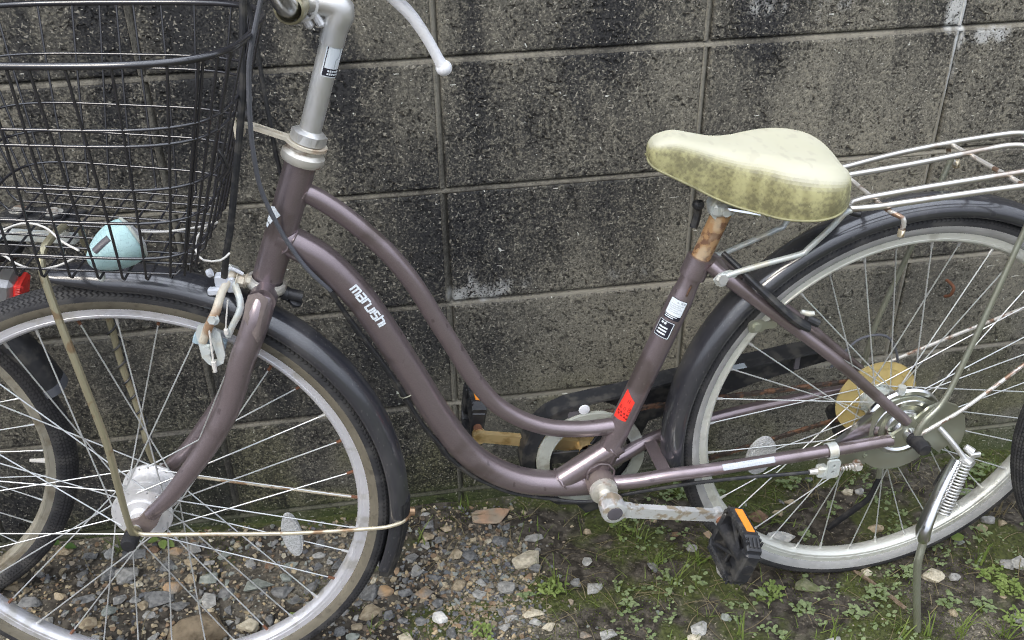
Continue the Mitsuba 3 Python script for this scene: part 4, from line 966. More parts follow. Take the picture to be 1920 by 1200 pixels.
obj(RW, 'hub', RB([xz(Point(0, 0).buffer(27, quad_segs=12).difference(unary_union(holes(24, 1.4, 18))), 3, 28), revolve([(-40, 14), (-20, 14), (-14, 17), (24, 20), (27, 22)], (0, 0, 0), (0, 1, 0), 28), revolve([(28, 18), (34, 16), (40, 14), (50, 6), (84, 5)], (0, 0, 0), (0, 1, 0), 24)]), 'm_zinc_light', smooth=30)
obj(RW, 'spoke_guard', RB([revolve([(29.5, 24), (33.5, 30), (33.8, 52), (32, 53), (32, 62), (31, 66), (30, 66)], (0, 0, 0), (0, 1, 0), 48)]), 'm_yellow', smooth=30, label='yellow plastic spoke guard disc')
obj(RW, 'sprocket', RB([xz(Point(0, 0).buffer(30).difference(Point(0, 0).buffer(15)), 3, 41)]), 'm_rust_dark')
def oval(a, b, c, rot): 
    from shapely import affinity
    return affinity.translate(affinity.rotate(affinity.scale(Point(0, 0).buffer(1, quad_segs=12), a, b), rot), *c)
obj(FW, 'spoke_reflector', FB([xz(oval(13.5, 37, (187, -72), 5).buffer(0), 7, -3), xz(oval(10.5, 33, (187, -72), 5), 10, -3)]), 'm_clear_lens', label='clear oval spoke reflector')
obj(RW, 'spoke_reflector', RB([xz(oval(34, 22, (-196, -56), 78), 7, -3), xz(oval(28, 17, (-196, -56), 78), 10, -3)]), 'm_clear_lens', label='clear oval spoke reflector')

# --- fenders
FP = [(-25.5, 331), (-26.6, 334), (-26.4, 339), (-24.2, 344.5), (-19.5, 349.5), (-12, 353), (-4, 354.4)]
FP = FP + [(-y, r) for y, r in FP[::-1]]
FPi = FP + [(y * 0.94, r - 1.7) for y, r in FP[::-1]]
def front_tip(a, Y, R):
    e = np.clip((a - 84) / 14, 0, 1)
    R2 = 354 - (354 - R) * (1 - 0.55 * e * e) + 3 * e
    return Y * (1 - 0.35 * e * e), R2 
ff = bp('front_fender', ring_sweep(FPi, -23, 97, n=110, fn=front_tip)[0], 'm_fender', FB, smooth=40)
rf = bp('rear_fender', ring_sweep(FPi, 28, 190, n=130)[0], 'm_fender', RB, smooth=40)
fl_ = lambda a, Y, R: (Y * (1.0 + 0 * a), R + 0.8)
bp('mudflap', ring_sweep([(-26, 334), (-24, 346), (-12, 355), (0, 357), (12, 355), (24, 346), (26, 334), (23, 334), (0, 353.5), (-23, 334)], -24.5, -3, n=30)[0], 'm_black_matt', FB, parent=ff)
def stay(P, r=2.8): return tube(P, r, 9)
bp('stay', [stay([(4, -74, 8), (19, -78, 6), (102, -70, -7), (201, -57, -25), (300, -40, -40), (330, -32, -44), (348, -18, -47), (354, 0, -48), (348, 18, -50), (330, 30, -50), (279, 38, -46), (150, 52, -26), (49, 62, -9), (4, 68, 0)]), revolve([(-3, 0), (-3, 7), (4, 6), (5, 0)], (357, 0, -47), (1, 0, -0.1), 10)], 'm_stay_gold', FB, parent=ff, label='rusty gold coloured fender stay')
bp('stay', [stay([(0, -82, 6), (10, -82, 14), (32, -82, 27), (65, -78, 42), (101, -72, 62), (164, -60, 98), (240, -44, 142), (318, -30, 180)], 3.0), stay([(0, 76, 4), (29, 74, 28), (130, 62, 76), (234, 48, 124), (318, 30, 170)], 3.0)], 'm_rust_chrome', RB, parent=rf, label='pale fender stay with light rust')
bp('bracket', [rbox((222, 6, 300), (16, 18, 2.5), ax=[(0.8, 0, -0.6), (0, 1, 0), (0.6, 0, 0.8)]), tube([(206, 2, 320), (214, 6, 309), (232, 9, 289)], [5, 4, 6], 8, squash=((0, 1, 0), 0.4)), revolve([(-2, 0), (-2, 9), (2, 9), (4, 4), (4, 0)], (236, 6, 290), (0.55, -0.4, 0.75), 16)], 'm_black', FB, parent=ff)

# --- fork
fork = bp('fork', [tube([(203, -26, 312), (198, -36, 296), (186, -41, 268), (171, -45, 237), (149, -49, 180), (128, -51, 144), (107, -52, 114), (84, -53, 85), (55, -53, 50), (32, -53, 28), (20, -53, 18)], [16.5, 16.5, 16, 15.5, 14.6, 14, 13.2, 12.4, 11, 9.6, 8.5], 22),
            tube([(203, 26, 312), (198, 36, 296), (186, 41, 268), (171, 45, 237), (149, 49, 180), (128, 51, 144), (107, 52, 114), (84, 53, 85), (55, 53, 50), (32, 53, 28), (20, 53, 18)], [16.5, 16.5, 16, 15.5, 14.6, 14, 13.2, 12.4, 11, 9.6, 8.5], 22),
            tube([(204, -36, 311), (204, 36, 311)], 16.5, 20), revolve([(-14, 17), (0, 19), (5, 20)], (204, 0, 316), (0.374, 0, 0.927), 24)], 'm_paint', FB)
for s in (-1, 1):
    pts = [(214, s * 43, 318), (186, s * 44, 312), (183, s * 50, 298), (206, s * 52, 300), (193, s * 57, 276), (196, s * 56, 266), (208, s * 40, 280), (182, s * 40, 288)]
    bp('crown_lug', hullpts(pts + [(203, s * 38, 325), (190, s * 38, 322)]), 'm_paint_dull', FB, smooth=50, parent=fork)
    dp = Polygon([(-9, -8), (-6, 10), (6, 13), (24, 32), (38, 26), (26, 4), (12, -10)]).buffer(1.5).difference(unary_union([Point(0, 0).buffer(5), sbox(-4, -20, 4, 0)]))
    bp('fork_end', xz(dp, 5, s * 54), 'm_paint_dull', FB, parent=fork)
a_h = np.array([0.374, 0, 0.927]); H0 = np.array([204.0, 0, 316])
def hp(t): return H0 + a_h * t
hs = bp('headset', [revolve([(166, 19), (167, 23.5), (171, 25.5), (177, 25), (180, 22), (182, 20)], H0, a_h, 32), revolve([(182, 18), (182.5, 21.5), (187, 21.5), (188, 19)], H0, a_h, 32)], 'm_headset', FB)
bp('lower_race', revolve([(0, 18), (0, 22), (3, 24.5), (8, 25), (12, 23), (13, 19)], hp(-4), a_h, 32), 'm_headset', FB, parent=hs)
hexp = [(19.5 * math.cos(k * PI / 3), 19.5 * math.sin(k * PI / 3)) for k in range(6)]
u_h = np.cross((0, 1.0, 0), a_h)
bp('lock_nut', [plate(Polygon(hexp).buffer(1.5), 10, hp(198), u_h, (0, 1, 0)), revolve([(192, 20), (203, 19), (206, 15), (207, 12)], H0, a_h, 30)], 'm_alu', FB, parent=hs)
# --- stem, bars, lever
S0, S1 = hp(200), np.array([322.0, 0, 622.0])
stem = bp('stem', [tube([S0, (S0 + S1) / 2 , S1 - (S1 - S0) * 0.1], 12.6, 26), tube([S1 - (S1 - S0) * 0.17, S1 - (S1 - S0) * 0.03, S1 + (6, 0, 11), S1 + (4, 0, 19), S1 + (-10, 0, 23), S1 + (-26, 0, 24)], [14.0, 14.2, 15.2, 15.5, 14.5, 14.0], 24, step=3)], 'm_alu', FB)
BARC = S1 + np.array([-33, 0, 25.0])
bp('bolt', revolve([(0, 8.5), (1.5, 8.5), (2.2, 6.5), (2.2, 0)], S1 + (14, -2, 22), (0.75, -0.1, 0.66), 18), 'm_nipple_rust', FB, parent=stem)
bp('clamp', [revolve([(-16, 16), (-15, 19), (15, 19), (16, 16)], BARC, (0, 1, 0), 26), rbox(BARC + (15, 0, -17), (8, 24, 20), ax=[(0.9, 0, 0.42), (0, 1, 0), (-0.42, 0, 0.9)], b=3), rbox(BARC + (4, 0, -20), (9, 22, 16), ax=[(0.9, 0, 0.42), (0, 1, 0), (-0.42, 0, 0.9)], b=3)], 'm_alu_cast', FB, parent=stem)
bx, bz = BARC[0] - 8, BARC[2]
bar = bp('handlebar', [tube([(bx + 105, -285, bz + 74), (bx + 40, -268, bz + 86), (bx - 2, -215, bz + 88), (bx - 6, -130, bz + 52), (bx - 1, -50, bz + 4), (bx, 0, bz), (bx - 1, 50, bz + 4), (bx - 6, 120, bz + 52), (bx - 2, 180, bz + 88), (bx + 30, 215, bz + 86), (bx + 90, 226, bz + 74)], [11.2, 11.2, 11.2, 11.2, 12, 12.7, 12, 11.2, 11.2, 11.2, 11.2], 16)], 'm_chrome', FB)
bp('sleeve', revolve([(-22, 13), (-20, 15.5), (-10, 17.5), (10, 17.5), (20, 15.5)], BARC + (-8, -26, 0), (0, 1, 0.0), 28), 'm_stay_olive', FB, parent=bar)
for s, yy in ((-1, -291), (1, 228)):
    bp('grip', tube([(bx + 60, yy + (12 if s < 0 else -8), bz + 82), (bx + 105, yy + 4 * (s < 0), bz + 74), (bx + 190, yy, bz + 66)], 16, 16), 'm_black_matt', FB, parent=bar)
LV = [(-790, -262, 742), (-752, -274, 734), (-727, -279, 721), (-709, -280, 704), (-697, -280.5, 690), (-686, -281, 671), (-679, -281, 656), (-676, -281, 650)]
bp('brake_lever', [tube(LV, [4.5, 5.0, 5.2, 5.2, 4.9, 4.5, 4.6, 5.6], 16, squash=((0, 1, 0), 1.25)), trimesh.Trimesh(trimesh.creation.icosphere(3, 7.2).vertices * [0.95, 1.05, 0.92] + (-675, -281, 648.5), trimesh.creation.icosphere(3).faces, process=False), tube([(-800, -258, 742), (-784, -262, 741)], 9, 12)], 'm_lever', RB, smooth=60, label='white coated brake lever with a ball end')

# --- cables
bp('brake_cable', tube([(-806, -90, 745), (-820, -66, 700), (-832, -60, 664), (-850, -55, 613), (-857, -50, 579), (-863, -45, 531), (-865, -40, 493), (-864, -33, 455), (-855, -28, 415), (-842, -24, 376), (-825, -20, 340), (-803, -12, 306)], 2.7, 9), 'm_grey_cable', label='grey brake cable looping in front of the head tube')
bp('brake_cable', tube([(-803, -12, 306), (-791, -8, 275), (-778, -7, 248), (-765, -7, 222), (-746, -7, 184), (-727, -7, 141), (-716, -7, 111), (-702, -7, 79), (-680, -7, 41), (-670, -7, 20), (-640, -7, -18), (-614, -7, -40), (-584, -7, -60), (-538, -8, -77), (-473, -18, -88), (-410, -33, -70), (-335, -47, -54), (-259, -62, -42), (-196, -67, -42), (-150, -69, -43)], 2.9, 9), 'm_black')
bp('brake_cable', tube([(-858, 30, 660), (-853, 40, 640), (-851, 38, 600), (-849, 30, 530), (-846, 22, 468), (-842, 18, 435), (-838, 12, 395), (-818, 6, 326), (-804, 2, 297), (-792, 2, 268), (-780, 2, 240), (-768, 2, 216), (-749, 2, 178), (-730, 2, 135), (-719, 2, 106), (-705, 2, 74), (-684, 2, 37), (-674, 2, 15), (-643, 2, -23), (-616, 2, -45), (-585, 2, -65), (-538, 2, -82), (-450, 10, -92)], 2.7, 9), 'm_black')
bp('cable_clip', tube([(-716, -14, 138), (-727, -12, 133), (-732, 0, 130), (-727, 12, 133)], 0.9, 6), 'm_zinc')
bp('brake_cable', tube([(243, -52, 690), (237, -50, 658), (230, -50, 611), (222, -50, 561), (198, -50, 461), (185, -49, 410), (177, -48, 385), (168, -45, 350)], 4.0, 10), 'm_black', FB, label='stiff black cable running down behind the basket to the front brake')

# --- front brake
fb = bp('front_brake', tube([(170, -8, 338), (157, -26, 322), (150, -38, 304), (138, -41, 284), (127, -38, 262)], [5, 5, 5.5, 5.5, 5], 10, squash=((0, 1, 0), 0.7)), 'm_bracket', FB)
bp('link', tube([(160, 10, 338), (172, -18, 326), (178, -33, 305), (166, -38, 283), (158, -38, 268)], [4, 4.5, 4.5, 4.2, 4], 10, squash=((0, 1, 0), 0.7)), 'm_zinc_light', FB, parent=fb)
sl = Polygon([(-11, 6), (-13, -26), (-8, -36), (0, -39), (8, -36), (13, -26), (16, 4), (4, 16), (-6, 15)]).buffer(1).difference(rrect(-3.6, -32, 3.6, -2, 3.2))
each('caliper_arm', [plate(sl, 4.5, (133, -35, 268), (1, 0, 0.05), (-0.15, 0.1, 0.98)), plate(sl, 4.5, (133, 37, 268), (1, 0, 0.05), (-0.15, -0.1, 0.98)), tube([(150, 40, 300), (165, 30, 322), (160, 8, 338)], 5.5, 10)], 'm_zinc_light', FB, parent=fb)
for s in (-1, 1):
    bp('brake_pad', [rbox((132, s * 25, 256), (40, 11, 13), ax=[(0.93, 0, -0.35), (0, 1, 0), (0.35, 0, 0.93)], b=1.5)], 'm_pad', FB, parent=fb)
def bolt(p, d, r=6.0, h=5): 
    d = np.asarray(d, float); d /= np.linalg.norm(d); u = np.cross(d, (0, 0, 1.0) if abs(d[2]) < .9 else (1.0, 0, 0)); u /= np.linalg.norm(u)
    return [plate(Polygon([(r * math.cos(k * PI / 3), r * math.sin(k * PI / 3)) for k in range(6)]), h, np.asarray(p) + d * h / 2, u, np.cross(d, u)), revolve([(0, r * 1.35), (0.8, r * 1.35), (1.0, 0)], p, d, 16)]
bp('bolt', bolt((131, -38, 252), (0, -1, 0.1), 5.5, 6) + bolt((146, -41, 294), (-0.3, -1, 0.2), 5.5, 6), 'm_zinc_light', FB, parent=fb)
bp('pivot', [rbox((157, -14, 333), (16, 15, 15), b=2), rbox((150, -22, 322), (20, 10, 9), b=2), rbox((166, -13, 326), (11, 12, 20), b=2), tube([(158, -8, 344), (170, -14, 347), (182, -12, 338)], 2.2, 8), tube([(148, -20, 346), (143, -20, 344)], 5, 10)], 'm_white_plastic', FB, parent=fb)
bp('nut', bolt((174, -10, 330), (0.9, -0.1, -0.2), 8, 9) + bolt((184, -10, 329), (0.9, -0.1, -0.2), 6, 6), 'm_bracket', FB, parent=fb)
bp('inner_wire', [tube([(166, -40, 318), (160, -42, 290), (157, -42, 276)], 1.0, 6), tube([(139, -43, 287), (138, -44, 262), (137, -45, 238)], 1.2, 6), tube([(137, -45, 238), (137, -45, 224)], [3.2, 2.4], 8), rbox((158, -42, 277), (5, 5, 8))], 'm_white_wire', FB, parent=fb)
bp('bolt_cap', [tube([(222, 4, 303), (229, 4, 301)], 9, 14), tube([(229, 4, 301), (246, 4, 296)], 7.5, 14)], 'm_black', FB, parent=fork)
bp('axle_cap', revolve([(72, 10), (74, 10.6), (92, 10.2), (95, 8.5), (95.6, 0)], (0, 0, 2), (0, -1, 0), 22), 'm_black_matt', FB, label='black rubber cap on the front axle')
bp('axle_cap', revolve([(80, 6), (80, 12), (84, 12), (85, 10.6), (108, 10.2), (111, 8.5), (111.6, 0)], (0, 0, 1), (0, -1, 0.04), 22), 'm_black_matt', RB, label='black rubber cap on the rear axle')

# --- basket: lofted between a floor and a rim, in the front frame
RIMQ = np.array([(-158, -132, 627), (240, -207, 627), (242, 136, 626), (-158, 200, 626)], float)
FLQ = np.array([(-92, -124, 404), (152, -126, 381), (152, 128, 385), (-104, 150, 413)], float)
def bil(Q, s, t): 
    s, t = (np.asarray(s) + 1) / 2, (np.asarray(t) + 1) / 2
    return ((1 - s) * (1 - t))[..., None] * Q[0] + (s * (1 - t))[..., None] * Q[1] + (s * t)[..., None] * Q[2] + ((1 - s) * t)[..., None] * Q[3]
def loop_pt(a, h):
    """Point on the basket's wall: a angle in the section, h height from the floor (0) to the rim (1)."""
    a = np.asarray(a, float); e = 0.36 + 0.20 * h
    s = np.sign(np.cos(a)) * np.abs(np.cos(a)) ** e; t = np.sign(np.sin(a)) * np.abs(np.sin(a)) ** e
    return (1 - h) * bil(FLQ, s, t) + h * bil(RIMQ, s, t)
BK = f'{BIKE}__basket'; labels[BK] = {'label': 'black wire basket in front of the handlebar'}
al = np.linspace(0, 2 * PI, 145)
obj(BK, 'top_rim', FB(tube(loop_pt(al, 1.0), 3.6, 10, smooth=False, cap=False)), 'm_wire', smooth=True)
for h in (0.735, 0.665, 0.465, 0.305, 0.125):
    obj(BK, 'hoop_wire', FB(tube(loop_pt(al, h), 1.7, 8, smooth=False, cap=False)), 'm_wire', smooth=True)
def ang_for(s): 
    e = 0.40; c_ = np.sign(s) * abs(s) ** (1 / e); return math.acos(np.clip(c_, -1, 1))
NA = 9
for k in range(NA):                                        # U-shaped wires: wall, floor, wall
    s = -0.80 + 1.60 * k / (NA - 1); a = ang_for(s)
    up = [loop_pt(-a, h) for h in (1.0, 0.7, 0.4, 0.12, 0.02)]; dn = [loop_pt(a, h) for h in (0.02, 0.12, 0.4, 0.7, 1.0)]
    lo = [p + (0, 0, -3.5) for p in (up[-1], dn[0])]; lo[0] = lo[0] + (0, 4, 0); lo[1] = lo[1] - (0, 4, 0)
    obj(BK, 'cross_wire', FB(tube(up + lo + dn, 1.5, 7, smooth=False)), 'm_wire', smooth=True)
NB = 9
for k in range(NB):
    t = -0.84 + 1.68 * k / (NB - 1); e = 0.40
    a = math.asin(np.clip(np.sign(t) * abs(t) ** (1 / e), -1, 1))
    fr_ = [loop_pt(PI - a, h) for h in (1.0, 0.6, 0.2, 0.05)]; bk_ = [loop_pt(a, h) for h in (0.05, 0.2, 0.6, 1.0)]
    lo = [fr_[-1] * 0.97 + bk_[0] * 0.03 + (0, 0, -9), bk_[0] * 0.96 + fr_[-1] * 0.04 + (0, 0, -9)]
    obj(BK, 'long_wire', FB(tube(fr_ + lo + bk_, 1.5, 7, smooth=False)), 'm_wire', smooth=True)
for a in (-0.66, -0.5, -0.34, 0.34, 0.5, 0.66, PI - 0.5, PI + 0.5):
    obj(BK, 'corner_wire', FB(tube([loop_pt(a, h) for h in (0.0, 0.12, 0.4, 0.7, 1.0)], 1.5, 7, smooth=False)), 'm_wire', smooth=True)
obj(BK, 'back_hook', FB([tube([loop_pt(-0.25, 0.56), loop_pt(-0.25, 0.56) + (6, 2, -20), loop_pt(-0.18, 0.40) + (4, 2, 0)], 2.2, 8), tube([loop_pt(0.2, 0.62), loop_pt(0.12, 0.5), loop_pt(0.2, 0.42)], 2.2, 8)]), 'm_wire')
# holder between headset and basket
sp = rrect(-9, -8, 80, 8, 6).union(Point(72, 0).buffer(24)).difference(unary_union([Point(72, 0).buffer(13), rrect(12, -2.6, 44, 2.6, 2.4)]))
ub = np.array([72.0, 0, -29.0]); ub /= np.linalg.norm(ub)
br = bp('basket_bracket', [plate(sp, 4, hp(189) - ub * 72, ub, (0, 1, 0)), rbox((203, -2, 518), (4, 46, 34), b=1.5), hullpts([(198, -8, 528), (200, -26, 548), (206, -10, 512), (207, -26, 530)])], 'm_bracket', FB, label='rusty steel bracket tying the basket to the headset')
bp('bolt', [tube([(206, -18, 533), (221, -18, 531)], 7, 12), tube([(206, -2, 545), (223, -2, 543)], 6, 12)], 'm_black', FB, parent=br)
bp('holder_plate', [rbox((-62, 55, 400), (96, 40, 4), ax=[(0.99, -0.13, -0.06), (0.13, 0.99, 0), (0.06, 0, 0.99)], b=1.5), revolve([(0, 17), (2.5, 17), (3, 10)], (-88, 58, 403), (0, 0, 1), 20), revolve([(0, 17), (2.5, 17), (3, 10)], (-46, 50, 401), (0, 0, 1), 20)], 'm_black', FB, parent=BK)
each('holder_bolt', [revolve([(0, 12), (2, 12), (2.5, 7), (6, 6.5), (6.5, 0)], p, (0, 0, 1), 16) for p in ((-88, 58, 404.5), (-46, 50, 402.5))], 'm_headset', FB, parent=BK)
bp('holder_bar', rbox((-68, 18, 388), (120, 14, 12), ax=[(0.99, -0.13, -0.06), (0.13, 0.99, 0), (0.06, 0, 0.99)], b=2), 'm_zinc_light', FB, parent=BK)
leg = [(5, -77, 6), (5, -86, 30), (6, -90, 95), (6, -90, 160), (-5, -85, 255), (-18, -75, 341), (-24, -62, 390), (-20, -30, 404), (-20, 20, 400)]
bp('basket_leg', [tube(leg, [6, 4.2, 4.6, 4.6, 4.6, 4.6, 4.6, 4.6, 4.6], 10), revolve([(66, 5.5), (66, 11), (70, 11), (70, 5.5)], (0, 0, 2), (0, -1, 0), 16)], 'm_stay_olive', FB)
fleg = [(0, 62, 8), (-6, 62, 37), (-6, 60, 108), (-13, 60, 177), (-15, 60, 249), (-18, 60, 330), (-24, 50, 396)]
bp('basket_leg', [tube(fleg, 4.6, 10)], 'm_stay_olive', FB)
tc = np.linspace(0, 1, 220); base = spline(np.array(fleg[1:6], float), 44)[:220]
wn = len(base); ph = np.linspace(0, 11, wn) * 2 * PI
bp('wound_wire', tube(base + 6.6 * np.stack([np.cos(ph), np.sin(ph), 0 * ph], -1), 1.6, 6, smooth=False), 'm_black', FB)

# --- rear rack
def rk(x, y): return (x, y, 373 + 0.085 * (x + 148))
out = [rk(x, y) for x, y in ((-152, -52), (-149, -58), (-120, -64), (-73, -67), (19, -73), (69, -77), (130, -80), (165, -76), (180, -58), (184, 0), (180, 58), (165, 76), (131, 81), (64, 82), (-17, 77), (-95, 64), (-140, 57), (-152, 44))]
inn = [rk(x, y) for x, y in ((-152, -52), (-147, -45), (-127, -37), (-60, -36), (-7, -37), (94, -40), (125, -40), (146, -30), (152, 0), (147, 32), (125, 43), (79, 42), (-15, 37), (-107, 37), (-140, 38), (-152, 44))]
rack = f'{BIKE}__rear_rack'; labels[rack] = {'label': 'chromed rear rack with rusty cross bars'}
obj(rack, 'rail', RB(tube(out, 4.3, 12)), 'm_rail', smooth=True)
obj(rack, 'rail', RB(tube(inn, 4.3, 12)), 'm_rail', smooth=True)
obj(rack, 'cross_bar', RB([tube([(-62 - 46 + 3, 76, 372), (-104, 60, 371), (-104, -55, 369), (-101, -77, 369), (-94, -84, 366), (-91, -84, 356), (-92, -84, 345)], 3.3, 10)]), 'm_rust_chrome', smooth=True, label='rusty rack cross bar with a turned down end')
obj(rack, 'cross_bar', RB([tube([(90, 90, 352), (74, 91, 372), (70, 86, 386), (72, 60, 387), (78, -64, 387), (82, -82, 386), (88, -86, 372)], 3.3, 10)]), 'm_rust_chrome', smooth=True, label='rusty rack cross bar')
obj(rack, 'end_cap', RB(tube([(-92, -84, 350), (-92, -84, 341)], 4.6, 10)), 'm_stay_gold', smooth=True)
obj(rack, 'end_cap', RB(tube([(88, 91, 360), (92, 92, 350)], 5.4, 10)), 'm_stay_gold', smooth=True)
obj(rack, 'front_strut', RB([tube([(-296, -34, 281), (-286, -35, 285), (-244, -41, 298), (-205, -48, 310), (-196, -49, 317), (-171, -55, 349), (-158, -57, 367), (-150, -58, 371)], [3.5, 3.9, 3.9, 3.9, 3.9, 3.9, 3.9, 3.9], 12), hullpts([(-313, -33, 276), (-306, -33, 285), (-292, -35, 289), (-281, -37, 288), (-282, -36, 281), (-296, -34, 268), (-308, -33, 267)] + [(-313, -30, 276), (-306, -30, 285), (-292, -32, 289), (-282, -33, 281), (-296, -31, 268), (-308, -30, 267)])]), 'm_zinc_light', smooth=30)
obj(rack, 'front_strut', RB([tube([(-290, 32, 277), (-273, 35, 278), (-195, 45, 301), (-184, 47, 306), (-160, 55, 340), (-145, 58, 371)], 3.9, 12), hullpts([(-300, s, 270 + q) for s in (31, 34) for q in (0, 10)] + [(-276, s, 277 + q) for s in (33, 36) for q in (-3, 4)])]), 'm_zinc_light', smooth=30)
obj(rack, 'bolt', RB(bolt((-302, -34, 277), (0.1, -1, 0.2), 7.5, 4)), 'm_alu', smooth=30)
obj(rack, 'rear_leg', RB([tube([(112, -60, 385), (103, -60, 320), (70, -70, 192), (50, -76, 120), (38, -80, 83), (26, -82, 58), (12, -83, 42), (2, -83, 20), (0, -83, 2)], [4, 4, 4.2, 4.2, 4.2, 4.6, 5, 5.4, 6], 10)]), 'm_zinc', smooth=True)
obj(rack, 'rear_leg', RB([tube([(60, 60, 385), (29, 62, 250), (16, 66, 186), (2, 72, 106), (-1, 76, 37), (0, 77, 0)], 4.2, 10)]), 'm_zinc', smooth=True)
obj(rack, 'strap_bar', RB([tube([(-172, -40, 383), (-160, -48, 374), (-146, -56, 367), (-138, -62, 366)], [4.5, 5, 5, 4.5], 10)]), 'm_black', smooth=True)

# --- rear lock (horse-shoe) on the seat stays
bp('ring_lock', [tube([(-292, -6, 300), (-276, -26, 286), (-258, -40, 268), (-232, -50, 243), (-205, -56, 218), (-184, -58, 204)], [7, 8, 9, 11, 12, 11], 12, squash=((0.7, 0, 0.7), 0.55)), tube([(-184, -52, 214), (-168, -56, 206)], 6, 10)], 'm_black', label='black ring lock fixed across the seat stays')
bp('lock_lever', [tube([(-192, -50, 224), (-182, -53, 221), (-175, -54, 222)], [3, 4.2, 3], 10)], 'm_zinc_light')
bp('stay_plate', [xz(rrect(-262, 196, -238, 214, 7).union(rrect(-246, 200, -222, 210, 4)), 4, -44)] + bolt((-251, -46, 205), (0, -1, 0.15), 5.5, 4), 'm_zinc')

# --- rear brake, cable clamp
drum = bp('drum_brake', [revolve([(38, 0), (38, 62), (44, 63), (48, 60.5), (49, 56), (47, 53), (49, 49.5), (53, 47.5), (54, 42), (51, 38), (51, 31), (56, 29), (58, 24), (58, 20), (63, 18), (64, 12), (80, 8)], (0, 0, 4), (0, -1, 0), 56),
        hullpts([(-40, y, 46) for y in (-40, -50)] + [(-62, y, 8) for y in (-40, -50)] + [(-122, y, -20) for y in (-50, -58)] + [(-118, y, -30) for y in (-50, -58)] + [(-40, y, -30) for y in (-40, -50)])], 'm_chrome', smooth=30)
bp('backing_plate', [xz(Point(-4, -8).buffer(66, quad_segs=20).union(Polygon([(-60, -20), (-128, -36), (-126, -48), (-50, -58)])), 3, -50)] + bolt((-52, -52, -42), (0, -1, 0), 3.5, 3), 'm_zinc', parent=drum)
bp('oiler', [tube([(-12, -46, 62), (-13, -46, 72)], [5, 4], 10), tube([(-13, -46, 68), (-13, -46, 75)], 6, 10)], 'm_zinc_light', parent=drum)
cl = bp('cable_clamp', [revolve([(-7, 10.5), (7, 10.5), (7, 12), (-7, 12), (-7, 10.5)], (-118, -65, -10.5), (1, 0, 0.06), 26), xz(rrect(-127, -52, -107, -20, 5).difference(unary_union([Point(-117, -30).buffer(2.6), Point(-117, -41).buffer(2.6)])), 4, -76), rbox((-130, -68, -44), (16, 14, 20), b=3), rbox((-118, -70, -52), (22, 8, 12), b=2)], 'm_zinc_light')
bp('adjuster', [tube([(-150, -69, -43), (-138, -69, -43)], [4, 5.5], 10), tube([(-108, -67, -46), (-72, -65, -44)], 1.3, 6), coil((-106, -67, -46), (1, 0, 0.05), 4.5, 1.0, 6, 30)] , 'm_rust_chrome', parent=cl)
bp('pinch_bolt', bolt((-72, -62, -48), (0.2, -1, 0.3), 7, 8), 'm_rust_chrome', parent=cl)

# --- cranks, chain, guard
ck = bp('crank', [hullpts([(-449 + 11 * math.cos(a), y, -53 + 11 * math.sin(a)) for a in np.arange(12) * PI / 6 for y in (-72, -87)] + [(-420, y, z) for y in (-75, -86) for z in (-49, -68)]), revolve([(58, 10), (60, 16), (66, 18.5), (84, 18.5), (88, 17.5), (89.5, 14), (89.5, 11)], (-449, 0, -53), (0, -1, 0), 28),
        hullpts([(-425, y, z) for y in (-76, -87) for z in (-48.5, -67)] + [(-300, y, z) for y in (-84, -94) for z in (-73, -90)]), revolve([(82, 0), (82, 10), (94, 10), (95, 8), (95, 0)], (-294, 0, -82), (0, -1, 0), 20)], 'm_crank', smooth=28, label='scratched crank arm with brown rust stains')
bp('dust_cap', revolve([(88.5, 11.5), (90, 11.2), (90.8, 9.5), (90.8, 0)], (-449, 0, -53), (0, -1, 0), 24), 'm_slot', parent=ck)
fk = bp('crank', [hullpts([(-459, y, z) for y in (66, 76) for z in (-42, -62)] + [(-618, y, z) for y in (76, 86) for z in (-10, -26)]), revolve([(74, 0), (74, 10.5), (88, 10.5), (89, 0)], (-616, 0, -18), (0, 1, 0), 20), revolve([(50, 16), (76, 18), (78, 0)], (-452, 0, -53), (0, 1, 0), 24)], 'm_gold', smooth=28, label='far crank arm with a golden sheen')
